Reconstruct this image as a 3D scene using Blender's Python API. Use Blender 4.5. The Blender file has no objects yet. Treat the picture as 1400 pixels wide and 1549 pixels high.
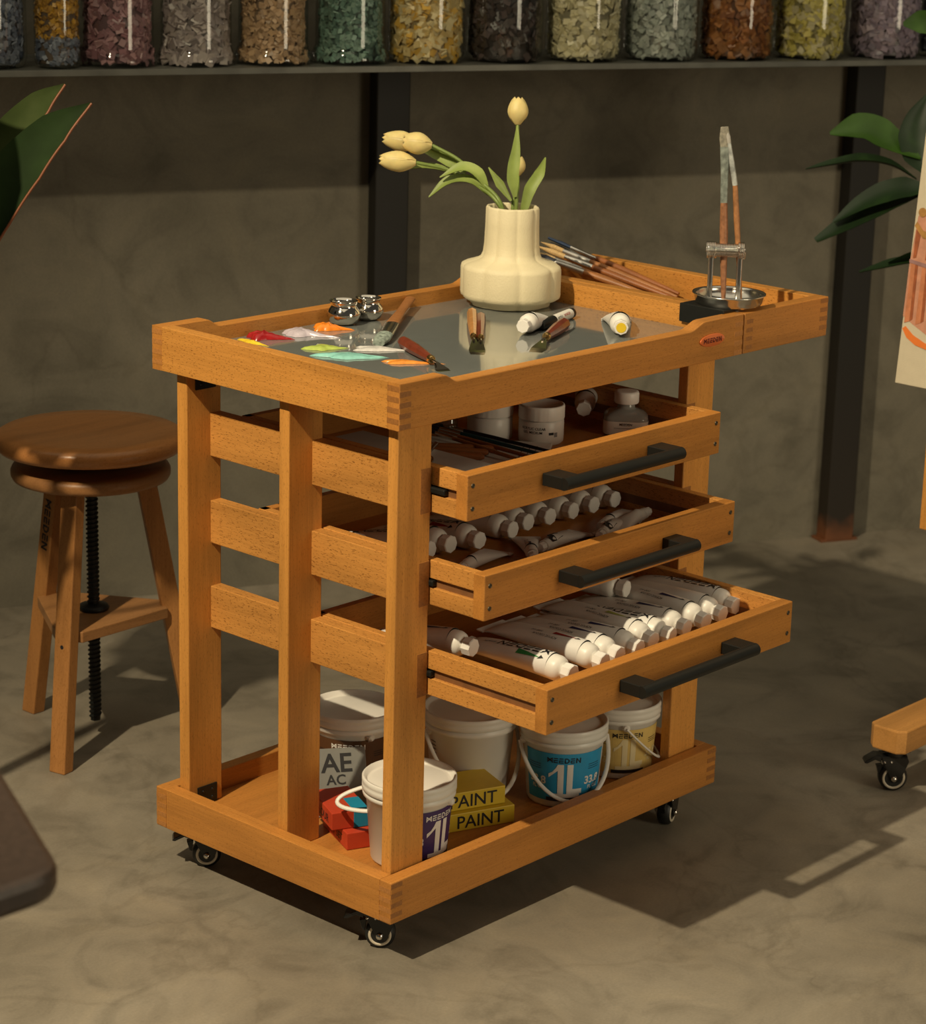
import bpy, bmesh, math, random
from mathutils import Vector as V, Matrix as Mx
random.seed(7)
scn = bpy.context.scene
COL = scn.collection
PI = math.pi

# ------------------------------------------------------------------ materials
MATS = {}
def nodes_mat(name):
    m = bpy.data.materials.new(name); m.use_nodes = True
    nt = m.node_tree; nt.nodes.clear()
    out = nt.nodes.new('ShaderNodeOutputMaterial')
    return m, nt, out
def N(nt, t, **kw):
    n = nt.nodes.new(t)
    for k, v in kw.items():
        if k.startswith('i_'): n.inputs[k[2:].replace('_', ' ')].default_value = v
        else: setattr(n, k, v)
    return n
def ramp(nt, stops):
    r = nt.nodes.new('ShaderNodeValToRGB'); e = r.color_ramp.elements
    while len(e) < len(stops): e.new(.5)
    for el, (p, c) in zip(e, stops):
        el.position = p; el.color = tuple(c) + (1,) if len(c) == 3 else c
    return r
def pm(name, col, rough=.5, metal=0., spec=.5, coat=0., var=.06, scale=40., bump=0., emit=None, trans=0., sss=0.):
    """painted / plastic / metal surface with a faint procedural unevenness"""
    if name in MATS: return MATS[name]
    m, nt, out = nodes_mat(name)
    b = N(nt, 'ShaderNodeBsdfPrincipled', i_Roughness=rough, i_Metallic=metal)
    b.inputs['Specular IOR Level'].default_value = spec
    b.inputs['Coat Weight'].default_value = coat
    b.inputs['Coat Roughness'].default_value = .1
    b.inputs['Transmission Weight'].default_value = trans
    if sss:
        b.inputs['Subsurface Weight'].default_value = sss; b.inputs['Subsurface Scale'].default_value = .01
    tc = N(nt, 'ShaderNodeTexCoord'); no = N(nt, 'ShaderNodeTexNoise', i_Scale=scale, i_Detail=4.)
    nt.links.new(tc.outputs['Object'], no.inputs['Vector'])
    lo = [max(0, c * (1 - var)) for c in col]; hi = [min(1, c * (1 + var)) for c in col]
    r = ramp(nt, [(.3, lo), (.7, hi)])
    nt.links.new(no.outputs['Fac'], r.inputs['Fac']); nt.links.new(r.outputs['Color'], b.inputs['Base Color'])
    if bump:
        bp = N(nt, 'ShaderNodeBump', i_Strength=bump, i_Distance=.002)
        n2 = N(nt, 'ShaderNodeTexNoise', i_Scale=scale * 12, i_Detail=3.)
        nt.links.new(tc.outputs['Object'], n2.inputs['Vector'])
        nt.links.new(n2.outputs['Fac'], bp.inputs['Height']); nt.links.new(bp.outputs['Normal'], b.inputs['Normal'])
    nt.links.new(b.outputs['BSDF'], out.inputs['Surface'])
    MATS[name] = m; return m
def wood(axis='x', tone=(.53, .225, .048), dark=.74, fleck=.25, rough=.42, tag='', fs=1.):
    key = f'wood_{axis}{tag}'
    if key in MATS: return MATS[key]
    m, nt, out = nodes_mat(key)
    b = N(nt, 'ShaderNodeBsdfPrincipled', i_Roughness=rough)
    b.inputs['Specular IOR Level'].default_value = .35
    tc = N(nt, 'ShaderNodeTexCoord')
    i = 'xyz'.index(axis)
    def stretched(along, across, detail, sc=1.):
        mp = N(nt, 'ShaderNodeMapping'); s = [across] * 3; s[i] = along; mp.inputs['Scale'].default_value = s
        nt.links.new(tc.outputs['Object'], mp.inputs['Vector'])
        no = N(nt, 'ShaderNodeTexNoise', i_Scale=sc, i_Detail=detail)
        nt.links.new(mp.outputs['Vector'], no.inputs['Vector']); return no
    big = stretched(2.2, 26., 5.); fine = stretched(14., 380., 2.)
    fl = stretched(190. * fs, 800. * fs, 1.)
    c1 = ramp(nt, [(.28, [c * dark for c in tone]), (.5, tone), (.75, [min(1, c * 1.16) for c in tone])])
    nt.links.new(big.outputs['Fac'], c1.inputs['Fac'])
    c2 = ramp(nt, [(.3, (.84, .8, .74)), (.65, (1.05, 1.05, 1.05))]); nt.links.new(fine.outputs['Fac'], c2.inputs['Fac'])
    mx = N(nt, 'ShaderNodeMixRGB', blend_type='MULTIPLY', i_Fac=.6)
    nt.links.new(c1.outputs['Color'], mx.inputs['Color1']); nt.links.new(c2.outputs['Color'], mx.inputs['Color2'])
    c3 = ramp(nt, [(.60, (1, 1, 1)), (.70, (1 - fleck, 1 - fleck * 1.12, 1 - fleck * 1.25))])
    nt.links.new(fl.outputs['Fac'], c3.inputs['Fac'])
    mx2 = N(nt, 'ShaderNodeMixRGB', blend_type='MULTIPLY', i_Fac=1.)
    nt.links.new(mx.outputs['Color'], mx2.inputs['Color1']); nt.links.new(c3.outputs['Color'], mx2.inputs['Color2'])
    nt.links.new(mx2.outputs['Color'], b.inputs['Base Color'])
    bp = N(nt, 'ShaderNodeBump', i_Strength=.12, i_Distance=.001)
    nt.links.new(fine.outputs['Fac'], bp.inputs['Height']); nt.links.new(bp.outputs['Normal'], b.inputs['Normal'])
    nt.links.new(b.outputs['BSDF'], out.inputs['Surface'])
    MATS[key] = m; return m
def concrete(name, ca, cb, cc, sc, rough, floor=False):
    m, nt, out = nodes_mat(name)
    b = N(nt, 'ShaderNodeBsdfPrincipled'); b.inputs['Specular IOR Level'].default_value = .35
    tc = N(nt, 'ShaderNodeTexCoord')
    n1 = N(nt, 'ShaderNodeTexNoise', i_Scale=sc, i_Detail=9., i_Roughness=.62, i_Distortion=.6)
    n2 = N(nt, 'ShaderNodeTexNoise', i_Scale=sc * 5, i_Detail=6., i_Roughness=.6, i_Distortion=1.2)
    n3 = N(nt, 'ShaderNodeTexNoise', i_Scale=240., i_Detail=2.)
    for n in (n1, n2, n3): nt.links.new(tc.outputs['Object'], n.inputs['Vector'])
    r1 = ramp(nt, [(.3, ca), (.52, cb), (.72, cc)]); nt.links.new(n1.outputs['Fac'], r1.inputs['Fac'])
    r2 = ramp(nt, [(.3, (.66, .66, .65)), (.5, (1, 1, 1)), (.7, (1.16, 1.14, 1.1))]); nt.links.new(n2.outputs['Fac'], r2.inputs['Fac'])
    r3 = ramp(nt, [(.3, (.93, .93, .93)), (.7, (1.05, 1.05, 1.05))]); nt.links.new(n3.outputs['Fac'], r3.inputs['Fac'])
    a = N(nt, 'ShaderNodeMixRGB', blend_type='MULTIPLY', i_Fac=.85); c = N(nt, 'ShaderNodeMixRGB', blend_type='MULTIPLY', i_Fac=1.)
    nt.links.new(r1.outputs['Color'], a.inputs['Color1']); nt.links.new(r2.outputs['Color'], a.inputs['Color2'])
    nt.links.new(a.outputs['Color'], c.inputs['Color1']); nt.links.new(r3.outputs['Color'], c.inputs['Color2'])
    # thin wandering hairlines
    vo = N(nt, 'ShaderNodeTexNoise', i_Scale=1.7 if floor else 1.1, i_Detail=5., i_Roughness=.55, i_Distortion=.9)
    nt.links.new(tc.outputs['Object'], vo.inputs['Vector'])
    rc = ramp(nt, [(.488, (1, 1, 1)), (.4985, (.80, .79, .77)), (.503, (.84, .83, .81)), (.515, (1, 1, 1))])
    nt.links.new(vo.outputs['Fac'], rc.inputs['Fac'])
    d = N(nt, 'ShaderNodeMixRGB', blend_type='MULTIPLY', i_Fac=.55)
    nt.links.new(c.outputs['Color'], d.inputs['Color1']); nt.links.new(rc.outputs['Color'], d.inputs['Color2'])
    nt.links.new(d.outputs['Color'], b.inputs['Base Color'])
    rr = N(nt, 'ShaderNodeMapRange'); rr.inputs['To Min'].default_value = rough - .1; rr.inputs['To Max'].default_value = rough + .12
    nt.links.new(n2.outputs['Fac'], rr.inputs['Value']); nt.links.new(rr.outputs['Result'], b.inputs['Roughness'])
    bp = N(nt, 'ShaderNodeBump', i_Strength=.1, i_Distance=.004)
    nt.links.new(n2.outputs['Fac'], bp.inputs['Height']); nt.links.new(bp.outputs['Normal'], b.inputs['Normal'])
    nt.links.new(b.outputs['BSDF'], out.inputs['Surface'])
    MATS[name] = m; return m
def glass(name, tint=(1, 1, 1), f0=.08):
    if name in MATS: return MATS[name]
    m, nt, out = nodes_mat(name)
    tr = N(nt, 'ShaderNodeBsdfTransparent'); tr.inputs['Color'].default_value = tuple(tint) + (1,)
    gl = N(nt, 'ShaderNodeBsdfGlossy', i_Roughness=.04)
    lw = N(nt, 'ShaderNodeLayerWeight', i_Blend=.25)
    mr = N(nt, 'ShaderNodeMapRange'); mr.inputs['To Min'].default_value = f0; mr.inputs['To Max'].default_value = .55
    nt.links.new(lw.outputs['Fresnel'], mr.inputs['Value'])
    mx = N(nt, 'ShaderNodeMixShader'); nt.links.new(mr.outputs['Result'], mx.inputs['Fac'])
    nt.links.new(tr.outputs['BSDF'], mx.inputs[1]); nt.links.new(gl.outputs['BSDF'], mx.inputs[2])
    nt.links.new(mx.outputs['Shader'], out.inputs['Surface'])
    MATS[name] = m; return m
def chipmat():
    if 'tile_chips' in MATS: return MATS['tile_chips']
    m, nt, out = nodes_mat('tile_chips')
    b = N(nt, 'ShaderNodeBsdfPrincipled', i_Roughness=.4)
    at = N(nt, 'ShaderNodeAttribute', attribute_name='chip')
    nt.links.new(at.outputs['Color'], b.inputs['Base Color']); nt.links.new(b.outputs['BSDF'], out.inputs['Surface'])
    MATS['tile_chips'] = m; return m
def leafmat(name, base, vein, rough=.5, spec=.4):
    if name in MATS: return MATS[name]
    m, nt, out = nodes_mat(name)
    b = N(nt, 'ShaderNodeBsdfPrincipled', i_Roughness=rough); b.inputs['Specular IOR Level'].default_value = spec
    tc = N(nt, 'ShaderNodeTexCoord'); no = N(nt, 'ShaderNodeTexNoise', i_Scale=18., i_Detail=5.)
    nt.links.new(tc.outputs['Object'], no.inputs['Vector'])
    r = ramp(nt, [(.3, [c * .7 for c in base]), (.55, base), (.75, vein)])
    nt.links.new(no.outputs['Fac'], r.inputs['Fac'])
    nt.links.new(r.outputs['Color'], b.inputs['Base Color'])
    nt.links.new(b.outputs['BSDF'], out.inputs['Surface'])
    MATS[name] = m; return m

STEEL = pm('brushed_steel', (.62, .60, .56), .22, 1.)
CHROME = pm('polished_steel', (.72, .68, .62), .08, 1.)
BLACK = pm('matte_black_metal', (.009, .010, .009), .45, spec=.35)
GLOSSBLK = pm('glossy_black_plastic', (.01, .01, .01), .22)
RUBBER = pm('black_rubber', (.014, .014, .013), .5)
WHITE = pm('white_plastic', (.78, .75, .69), .38, var=.02, sss=.0)
OFFW = pm('tube_white', (.74, .72, .68), .4, var=.03)
CAPW = pm('cap_white', (.82, .79, .74), .42, var=.02)
INK = pm('black_print', (.012, .012, .014), .5)
INKW = pm('white_print', (.75, .73, .7), .5)
ENDG = pm('end_grain_wood', (.31, .125, .03), .5, var=.2, scale=300.)
WX, WY, WZ = wood('x', (.50, .21, .045)), wood('y'), wood('z', (.62, .28, .062))

# ------------------------------------------------------------------ mesh builder
class MB:
    def __init__(s): s.v = []; s.f = []; s.m = []; s.sm = []
    def add(s, vs, fs, mat=0, smooth=False, M=None):
        o = len(s.v)
        s.v += [tuple(M @ V(p)) if M is not None else tuple(p) for p in vs]
        for f in fs: s.f.append([i + o for i in f]); s.m.append(mat); s.sm.append(smooth)
        return s
    def bm(s, b, mat=0, smooth=False, M=None):
        b.verts.index_update()
        s.add([v.co[:] for v in b.verts], [[v.index for v in f.verts] for f in b.faces], mat, smooth, M); b.free(); return s
    def box(s, x0, x1, y0, y1, z0, z1, bev=.0015, mat=0, M=None, seg=2):
        b = bmesh.new(); bmesh.ops.create_cube(b, size=1)
        for v in b.verts:
            v.co = ((x0 + x1) / 2 + v.co.x * (x1 - x0), (y0 + y1) / 2 + v.co.y * (y1 - y0), (z0 + z1) / 2 + v.co.z * (z1 - z0))
        if bev: bmesh.ops.bevel(b, geom=b.edges[:], offset=bev, segments=seg, profile=.5, affect='EDGES', clamp_overlap=True)
        return s.bm(b, mat, False, M)
    def prism(s, poly, lo, hi, plane='xy', bev=0., mat=0, M=None, smooth=False):
        b = bmesh.new()
        def P(a, c, t): return {'xy': (a, c, t), 'xz': (a, t, c), 'yz': (t, a, c)}[plane]
        A = [b.verts.new(P(a, c, lo)) for a, c in poly]; B = [b.verts.new(P(a, c, hi)) for a, c in poly]
        b.faces.new(A[::-1]); b.faces.new(B)
        n = len(poly)
        for i in range(n): b.faces.new((A[i], A[(i + 1) % n], B[(i + 1) % n], B[i]))
        bmesh.ops.recalc_face_normals(b, faces=b.faces[:])
        if bev:
            eds = [e for e in b.edges if (e.verts[0] in A and e.verts[1] in A) or (e.verts[0] in B and e.verts[1] in B)]
            bmesh.ops.bevel(b, geom=eds, offset=bev, segments=2, profile=.5, affect='EDGES', clamp_overlap=True)
        return s.bm(b, mat, smooth, M)
    def lathe(s, prof, seg=32, mat=0, M=None, smooth=True, rfun=None, cap=True):
        vs = []; fs = []
        for r, z in prof:
            for k in range(seg):
                a = 2 * PI * k / seg; rr = r * (rfun(a, z) if rfun else 1)
                vs.append((rr * math.cos(a), rr * math.sin(a), z))
        for i in range(len(prof) - 1):
            for k in range(seg):
                k2 = (k + 1) % seg
                fs.append([i * seg + k, i * seg + k2, (i + 1) * seg + k2, (i + 1) * seg + k])
        s.add(vs, fs, mat, smooth, M)
        if cap:
            if prof[0][0] > 1e-5: s.add(vs[:seg][::-1], [list(range(seg))], mat, False, M)
            if prof[-1][0] > 1e-5: s.add(vs[-seg:], [list(range(seg))], mat, False, M)
        return s
    def tube(s, pts, rad, seg=10, mat=0, smooth=True, flat=1., up=None, M=None, caps=True):
        pts = [V(p) for p in pts]; n = len(pts); vs = []; fs = []
        T = [(pts[min(i + 1, n - 1)] - pts[max(i - 1, 0)]).normalized() for i in range(n)]
        u = V(up) if up else (V((0, 0, 1)) if abs(T[0].z) < .9 else V((1, 0, 0)))
        for i in range(n):
            u = (u - T[i] * u.dot(T[i])).normalized(); w = T[i].cross(u)
            r = rad[i] if isinstance(rad, (list, tuple)) else rad
            for k in range(seg):
                a = 2 * PI * k / seg
                vs.append(pts[i] + u * (r * math.sin(a) * flat) + w * (r * math.cos(a)))
        for i in range(n - 1):
            for k in range(seg):
                k2 = (k + 1) % seg; fs.append([i * seg + k, i * seg + k2, (i + 1) * seg + k2, (i + 1) * seg + k])
        s.add(vs, fs, mat, smooth, M)
        if caps: s.add(vs[:seg][::-1], [list(range(seg))], mat, False, M); s.add(vs[-seg:], [list(range(seg))], mat, False, M)
        return s
    def flat2d(s, m2, fn, mat=0):
        vs, fs = m2; return s.add([fn(a, b) for a, b in vs], fs, mat)
    def build(s, name, mats, parent=None, loc=None):
        me = bpy.data.meshes.new(name); me.from_pydata([tuple(p) for p in s.v], [], s.f); me.update()
        for m in (mats if isinstance(mats, (list, tuple)) else [mats]): me.materials.append(m)
        me.polygons.foreach_set('material_index', s.m); me.polygons.foreach_set('use_smooth', s.sm)
        o = bpy.data.objects.new(name, me); COL.objects.link(o)
        if parent: o.parent = parent
        if loc: o.location = loc
        return o
def tag(o, label=None, cat=None, group=None, kind=None):
    for k, v in (('label', label), ('category', cat), ('group', group), ('kind', kind)):
        if v: o[k] = v
    return o
def thing(name, label, cat, loc=(0, 0, 0), rz=0., group=None, rot=None):
    o = bpy.data.objects.new(name, None); COL.objects.link(o); o.empty_display_size = .05
    o.location = loc; o.rotation_euler = rot if rot else (0, 0, rz)
    return tag(o, label, cat, group)
def dup(root, label, loc, rot, group=None):
    r = root.copy(); COL.objects.link(r); r.location = loc; r.rotation_euler = rot; r['label'] = label
    if group: r['group'] = group
    for ch in list(root.children):
        c = ch.copy(); COL.objects.link(c); c.parent = r
        for g in list(ch.children):
            d = g.copy(); COL.objects.link(d); d.parent = c
    return r
def smooth_path(pts, n=8):
    pts = [V(p) for p in pts]; P = [pts[0] * 2 - pts[1]] + pts + [pts[-1] * 2 - pts[-2]]; out = []
    for i in range(1, len(P) - 2):
        a, b, c, d = P[i - 1:i + 3]
        for k in range(n):
            t = k / n
            out.append(.5 * ((2 * b) + (c - a) * t + (2 * a - 5 * b + 4 * c - d) * t * t + (3 * b - a - 3 * c + d) * t ** 3))
    return out + [pts[-1]]
def lerp_list(v, n):
    out = []
    for i in range(n):
        t = i / (n - 1) * (len(v) - 1); k = min(int(t), len(v) - 2); out.append(v[k] + (v[k + 1] - v[k]) * (t - k))
    return out

# ------------------------------------------------------------------ lettering
_TC = {}
def text2d(txt, cap=1., bold=0., cuts=0.):
    """filled letters as flat geometry, centred on the origin, capital height = cap"""
    key = (txt, bold)
    if key not in _TC:
        cu = bpy.data.curves.new('t', 'FONT'); cu.body = txt; cu.size = 1.; cu.offset = bold; cu.resolution_u = 3
        o = bpy.data.objects.new('t', cu); COL.objects.link(o)
        dg = bpy.context.evaluated_depsgraph_get(); dg.update()
        me = o.evaluated_get(dg).to_mesh()
        vs = [(v.co.x, v.co.y) for v in me.vertices]; fs = [list(p.vertices) for p in me.polygons]
        o.evaluated_get(dg).to_mesh_clear(); bpy.data.objects.remove(o); bpy.data.curves.remove(cu)
        _TC[key] = (vs, fs)
    vs, fs = _TC[key]; k = cap / .69
    x0 = min(v[0] for v in vs); x1 = max(v[0] for v in vs)
    vs = [((x - (x0 + x1) / 2) * k, (y - .345) * k) for x, y in vs]
    return cut2d((vs, fs), cuts)
def cut2d(m2, cuts):
    vs, fs = m2
    if cuts:
        b = bmesh.new(); bv = [b.verts.new((x, y, 0)) for x, y in vs]
        for f in fs:
            try: b.faces.new([bv[i] for i in f])
            except ValueError: pass
        x0 = min(v[0] for v in vs); x1 = max(v[0] for v in vs); x = x0 + cuts
        while x < x1:
            bmesh.ops.bisect_plane(b, geom=b.verts[:] + b.edges[:] + b.faces[:], plane_co=(x, 0, 0), plane_no=(1, 0, 0)); x += cuts
        b.verts.index_update()
        vs = [(v.co.x, v.co.y) for v in b.verts]; fs = [[v.index for v in f.verts] for f in b.faces]; b.free()
    return vs, fs
def logo2d(cap=1., cuts=0., th=.2):
    """the maker's name in its blocky capitals: M with crossed strokes, E without a full stem"""
    Q = []; x = 0.
    def q(a, b, c, d): Q.append([(x + p[0], p[1]) for p in (a, b, c, d)])
    def rect(x0, x1, y0, y1): q((x0, y0), (x1, y0), (x1, y1), (x0, y1))
    for ch in 'MEEDEN':
        if ch == 'M':
            w = 1.; rect(0, th * .8, 0, 1); rect(w - th * .8, w, 0, 1)
            q((th * .6, 1), (th * .6, .72), (w - th * .6, .12), (w - th * .6, .4)); q((w - th * .6, 1), (th * .6, .4), (th * .6, .12), (w - th * .6, .72))
        elif ch == 'E':
            w = .74
            for y in (0, .5 - th / 2, 1 - th): rect(0, w, y, y + th)
            rect(0, th * .7, 0, .5)
        elif ch == 'D':
            w = .86; rect(0, th, 0, 1 - th * 1.3); q((0, 1 - th), (w * .6, 1 - th), (w * .6, 1), (0, 1)); q((0, 0), (w * .6, 0), (w * .6, th), (0, th))
            q((w * .6, 0), (w, .3), (w - th, .36), (w * .6, th)); q((w - th, .36), (w, .3), (w, .7), (w - th, .64)); q((w * .6, 1 - th), (w - th, .64), (w, .7), (w * .6, 1))
        else:
            w = .9; rect(0, th, 0, 1); rect(w - th, w, 0, 1); q((0, 1), (w - th, 0), (w, 0), (th, 1))
        x += w + .22
    W = x - .22; vs = []; fs = []
    for qd in Q:
        fs.append(list(range(len(vs), len(vs) + 4))); vs += [((a - W / 2) * cap, (b - .5) * cap) for a, b in qd]
    return cut2d((vs, fs), cuts)
def rect2d(w, h, cx=0., cy=0., cuts=0.):
    return cut2d(([(cx - w / 2, cy - h / 2), (cx + w / 2, cy - h / 2), (cx + w / 2, cy + h / 2), (cx - w / 2, cy + h / 2)], [[0, 1, 2, 3]]), cuts)
def moved(m2, dx, dy): return [(x + dx, y + dy) for x, y in m2[0]], m2[1]

# ------------------------------------------------------------------ camera
cam = bpy.data.cameras.new('camera'); camo = bpy.data.objects.new('camera', cam); COL.objects.link(camo)
def rx(a): return Mx.Rotation(math.radians(a), 4, 'X')
def rzm(a): return Mx.Rotation(math.radians(a), 4, 'Z')
camo.matrix_world = Mx.Translation((-2.2079, -2.1507, 1.5521)) @ rzm(-50.745) @ rx(74.2136) @ rzm(2.4086)
cam.sensor_fit = 'VERTICAL'; cam.sensor_height = 36.; cam.lens = 36. * 3627.3736 / 1549.
cam.shift_x = -206.4014 / 1549.
cam.dof.use_dof = True; cam.dof.focus_distance = 3.5; cam.dof.aperture_fstop = 8.
cam.clip_end = 60
scn.camera = camo

# ------------------------------------------------------------------ room
WA = V((.5873, 1.6831, 0)); WD = V((.895, -.446, 0)).normalized(); WN = V((WD.y, -WD.x, 0))      # wall foot, along it, out of it
def wp(s, off, z): return WA + WD * s + WN * off + V((0, 0, z))
def wbox(mb, s0, s1, o0, o1, z0, z1, bev=.001, mat=0, slope=0.):
    M = Mx(((WD.x, WN.x, 0, WA.x), (WD.y, WN.y, 0, WA.y), (slope, 0, 1, 0), (0, 0, 0, 1)))
    return mb.box(s0, s1, o0, o1, z0, z1, bev, mat, M)
FLOORM = concrete('floor_concrete', (.165, .142, .106), (.245, .213, .164), (.325, .288, .228), 1.5, .5, True)
WALLM = concrete('wall_concrete', (.135, .12, .088), (.19, .17, .128), (.25, .222, .168), 1.1, .72)
fl = MB().add([(-4, -4, 0), (6, -4, 0), (6, 5, 0), (-4, 5, 0)], [[0, 1, 2, 3]]).build('floor', FLOORM); tag(fl, kind='structure')
wl = MB(); wbox(wl, -3.6, 4.6, -.12, 0, 0, 2.9, 0); wl = wl.build('wall_back', WALLM); tag(wl, kind='structure')

# ------------------------------------------------------------------ steel shelf and its jars
SLOPE = .0115
shelf = thing('steel_shelf', 'long dark steel shelf of mosaic jars on two square wall posts', 'shelf')
SHM = pm('dark_steel', (.10, .10, .085), .45, .3, var=.25, scale=14.)
m = MB(); wbox(m, -1.2, 3.4, 0.002, .312, 1.096, 1.103, .001, 0, SLOPE); m.box(0, 0, 0, 0, 0, 0, 0) if 0 else None
wbox(m, -1.2, 3.4, .309, .314, 1.093, 1.1045, .0008, 0, SLOPE); m.build('shelf_board', SHM, shelf)
def rusty():
    m, nt, out = nodes_mat('rusted_dark_steel')
    b = N(nt, 'ShaderNodeBsdfPrincipled', i_Roughness=.6, i_Metallic=.0)
    tc = N(nt, 'ShaderNodeTexCoord'); sp = N(nt, 'ShaderNodeSeparateXYZ'); nt.links.new(tc.outputs['Object'], sp.inputs[0])
    no = N(nt, 'ShaderNodeTexNoise', i_Scale=22., i_Detail=6.); nt.links.new(tc.outputs['Object'], no.inputs['Vector'])
    a = N(nt, 'ShaderNodeMath', operation='MULTIPLY_ADD'); a.inputs[1].default_value = .09; nt.links.new(no.outputs['Fac'], a.inputs[0]); nt.links.new(sp.outputs['Z'], a.inputs[2])
    r = ramp(nt, [(.05, (.16, .055, .018)), (.11, (.018, .012, .007)), (.6, (.009, .0075, .0055))]); nt.links.new(a.outputs[0], r.inputs['Fac'])
    nt.links.new(r.outputs['Color'], b.inputs['Base Color']); nt.links.new(b.outputs['BSDF'], out.inputs['Surface']); return m
RUST = rusty()
for s0, nm in ((.765, 0), (1.868, 1)):
    m = MB(); wbox(m, s0, s0 + .072, .003, .05, 0, 1.096 + SLOPE * s0, .003); wbox(m, s0 - .012, s0 + .084, .003, .05, 0, .006, .001)
    m.build('upright', RUST, shelf)
JAR = glass('jar_glass', (.93, .95, .94), .05)
def jar_profile(style, R, H):
    if style == 'flared':
        return [(R * .98, 0), (R * 1.02, .006), (R * 1.02, .012), (R * .95, .022), (R * .9, .034), (R * .9, H - .03), (R * .8, H)]
    return [(R * .86, 0), (R * .95, .004), (R, .016), (R, H - .03), (R * .85, H)]
def jar(s, R, style, cols, label, chip, off=.222, H=.2, split=None, n=620):
    z0 = 1.1045 + SLOPE * s + .0006; p = wp(s, off, z0)
    g = thing('glass_jar', label, 'jar', p, group='glass jars of mosaic tiles on the shelf')
    pr = jar_profile(style, R, H)
    MB().lathe(pr, 48).build('jar_body', JAR, g)
    MB().lathe([(R * .86, H), (R * .86, H + .02), (R * .8, H + .03)], 40).build('lid', pm('jar_lid', (.12, .1, .07), .4), g)
    # the tiles: a dark core wrapped in tumbled little squares
    core = R * (.79 if style == 'flared' else .885)
    mb = MB(); mb.lathe([(core * .93, .006), (core * .95, H - .05)], 32, 0)
    am = [sum(c[i] for c in cols) / len(cols) * .38 for i in range(3)]; col = [tuple(am)] * (len(mb.f))
    rng = random.Random(int(s * 1000))
    for k in range(n):
        a = rng.uniform(0, 2 * PI); z = rng.uniform(.007, min(H - .055, .165))
        rr = core * rng.uniform(.95, 1.0)
        if style == 'flared' and z < .024: rr = R * .86
        elif z < .014: rr *= .93
        w, h, t = chip * rng.uniform(.75, 1.1), chip * rng.uniform(.75, 1.1), .0028
        E = Mx.Translation((rr * math.cos(a), rr * math.sin(a), z)) @ Mx.Rotation(a, 4, 'Z') @ Mx.Rotation(rng.gauss(0, .26), 4, 'Z') @ Mx.Rotation(rng.gauss(0, .32), 4, 'Y') @ Mx.Rotation(rng.uniform(0, PI), 4, 'X')
        b0 = len(mb.f)
        mb.add([(x * t / 2, y * w / 2, q * h / 2) for x in (-1, 1) for y in (-1, 1) for q in (-1, 1)],
               [[0, 1, 3, 2], [4, 6, 7, 5], [0, 4, 5, 1], [2, 3, 7, 6], [0, 2, 6, 4], [1, 5, 7, 3]], 0, False, E)
        cs = cols if split is None else (cols[:split[1]] if z < split[0] else cols[split[1]:])
        c = rng.choice(cs); f = rng.uniform(.72, 1.2)
        col += [tuple(min(1, q * f) for q in c)] * (len(mb.f) - b0)
    o = mb.build('mosaic_tiles', chipmat(), None, p)
    at = o.data.attributes.new('chip', 'FLOAT_COLOR', 'FACE')
    at.data.foreach_set('color', [q for c in col for q in (*c, 1.)])
    tag(o, label.split('jar of ')[1].split(' mosaic tiles')[0] + ' mosaic tiles filling their jar' + (label.split(' mosaic tiles')[1] if ' mosaic tiles' in label else ''), 'mosaic tiles', 'tiles inside the shelf jars', 'stuff')
T = 'mosaic tiles '
jar(-.035, .0735, 'round', [(.16, .18, .23), (.21, .23, .28), (.1, .12, .17)], 'glass jar of slate blue mosaic tiles at the far left shelf end', .010, n=950)
jar(.088, .041, 'round', [(.2, .22, .27), (.15, .17, .22), (.5, .27, .03), (.36, .19, .03)], 'slim glass jar of amber over blue mosaic tiles, the narrowest jar', .009, split=(.052, 2), off=.252)
jar(.204, .0735, 'flared', [(.3, .16, .17), (.25, .12, .13), (.36, .2, .2)], 'flared glass jar of dusty rose mosaic tiles beside the slim jar', .015)
jar(.352, .0725, 'flared', [(.34, .28, .26), (.29, .24, .23), (.38, .32, .29)], 'flared glass jar of greyish mauve mosaic tiles right of the rose ones', .018, n=560)
jar(.500, .0725, 'flared', [(.42, .27, .15), (.36, .23, .12), (.47, .31, .18)], 'flared glass jar of sandy peach mosaic tiles left of the green ones', .011, n=900)
jar(.652, .074, 'flared', [(.13, .22, .17), (.18, .27, .21), (.1, .17, .13)], 'flared glass jar of sage green mosaic tiles above left wall post', .010, n=950)
jar(.806, .0745, 'round', [(.6, .46, .2), (.52, .38, .15), (.66, .55, .3), (.6, .36, .06)], 'round glass jar of golden cream mosaic tiles above the vase', .016, n=580)
jar(.968, .0755, 'round', [(.055, .04, .033), (.035, .026, .022), (.08, .055, .05)], 'round glass jar of dark brown mosaic tiles, the darkest jar', .015, n=580)
jar(1.137, .0765, 'round', [(.6, .54, .33), (.54, .48, .28), (.66, .6, .4)], 'round glass jar of pale ivory mosaic tiles beside the dark brown ones', .014, n=720)
jar(1.306, .0765, 'round', [(.38, .41, .36), (.44, .46, .41), (.32, .35, .31)], 'round glass jar of pale grey mosaic tiles left of the rust ones', .013, n=720)
jar(1.478, .0765, 'round', [(.29, .105, .025), (.36, .15, .045), (.2, .07, .02)], 'round glass jar of rust orange mosaic tiles', .017, n=560)
jar(1.648, .0765, 'round', [(.46, .39, .09), (.55, .47, .15), (.5, .44, .25)], 'round glass jar of lemon yellow mosaic tiles right of the rust ones', .016, n=600)
jar(1.826, .0785, 'round', [(.3, .23, .29), (.25, .2, .26), (.36, .28, .33)], 'round glass jar of lilac mosaic tiles above right wall post', .016, n=600)
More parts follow.
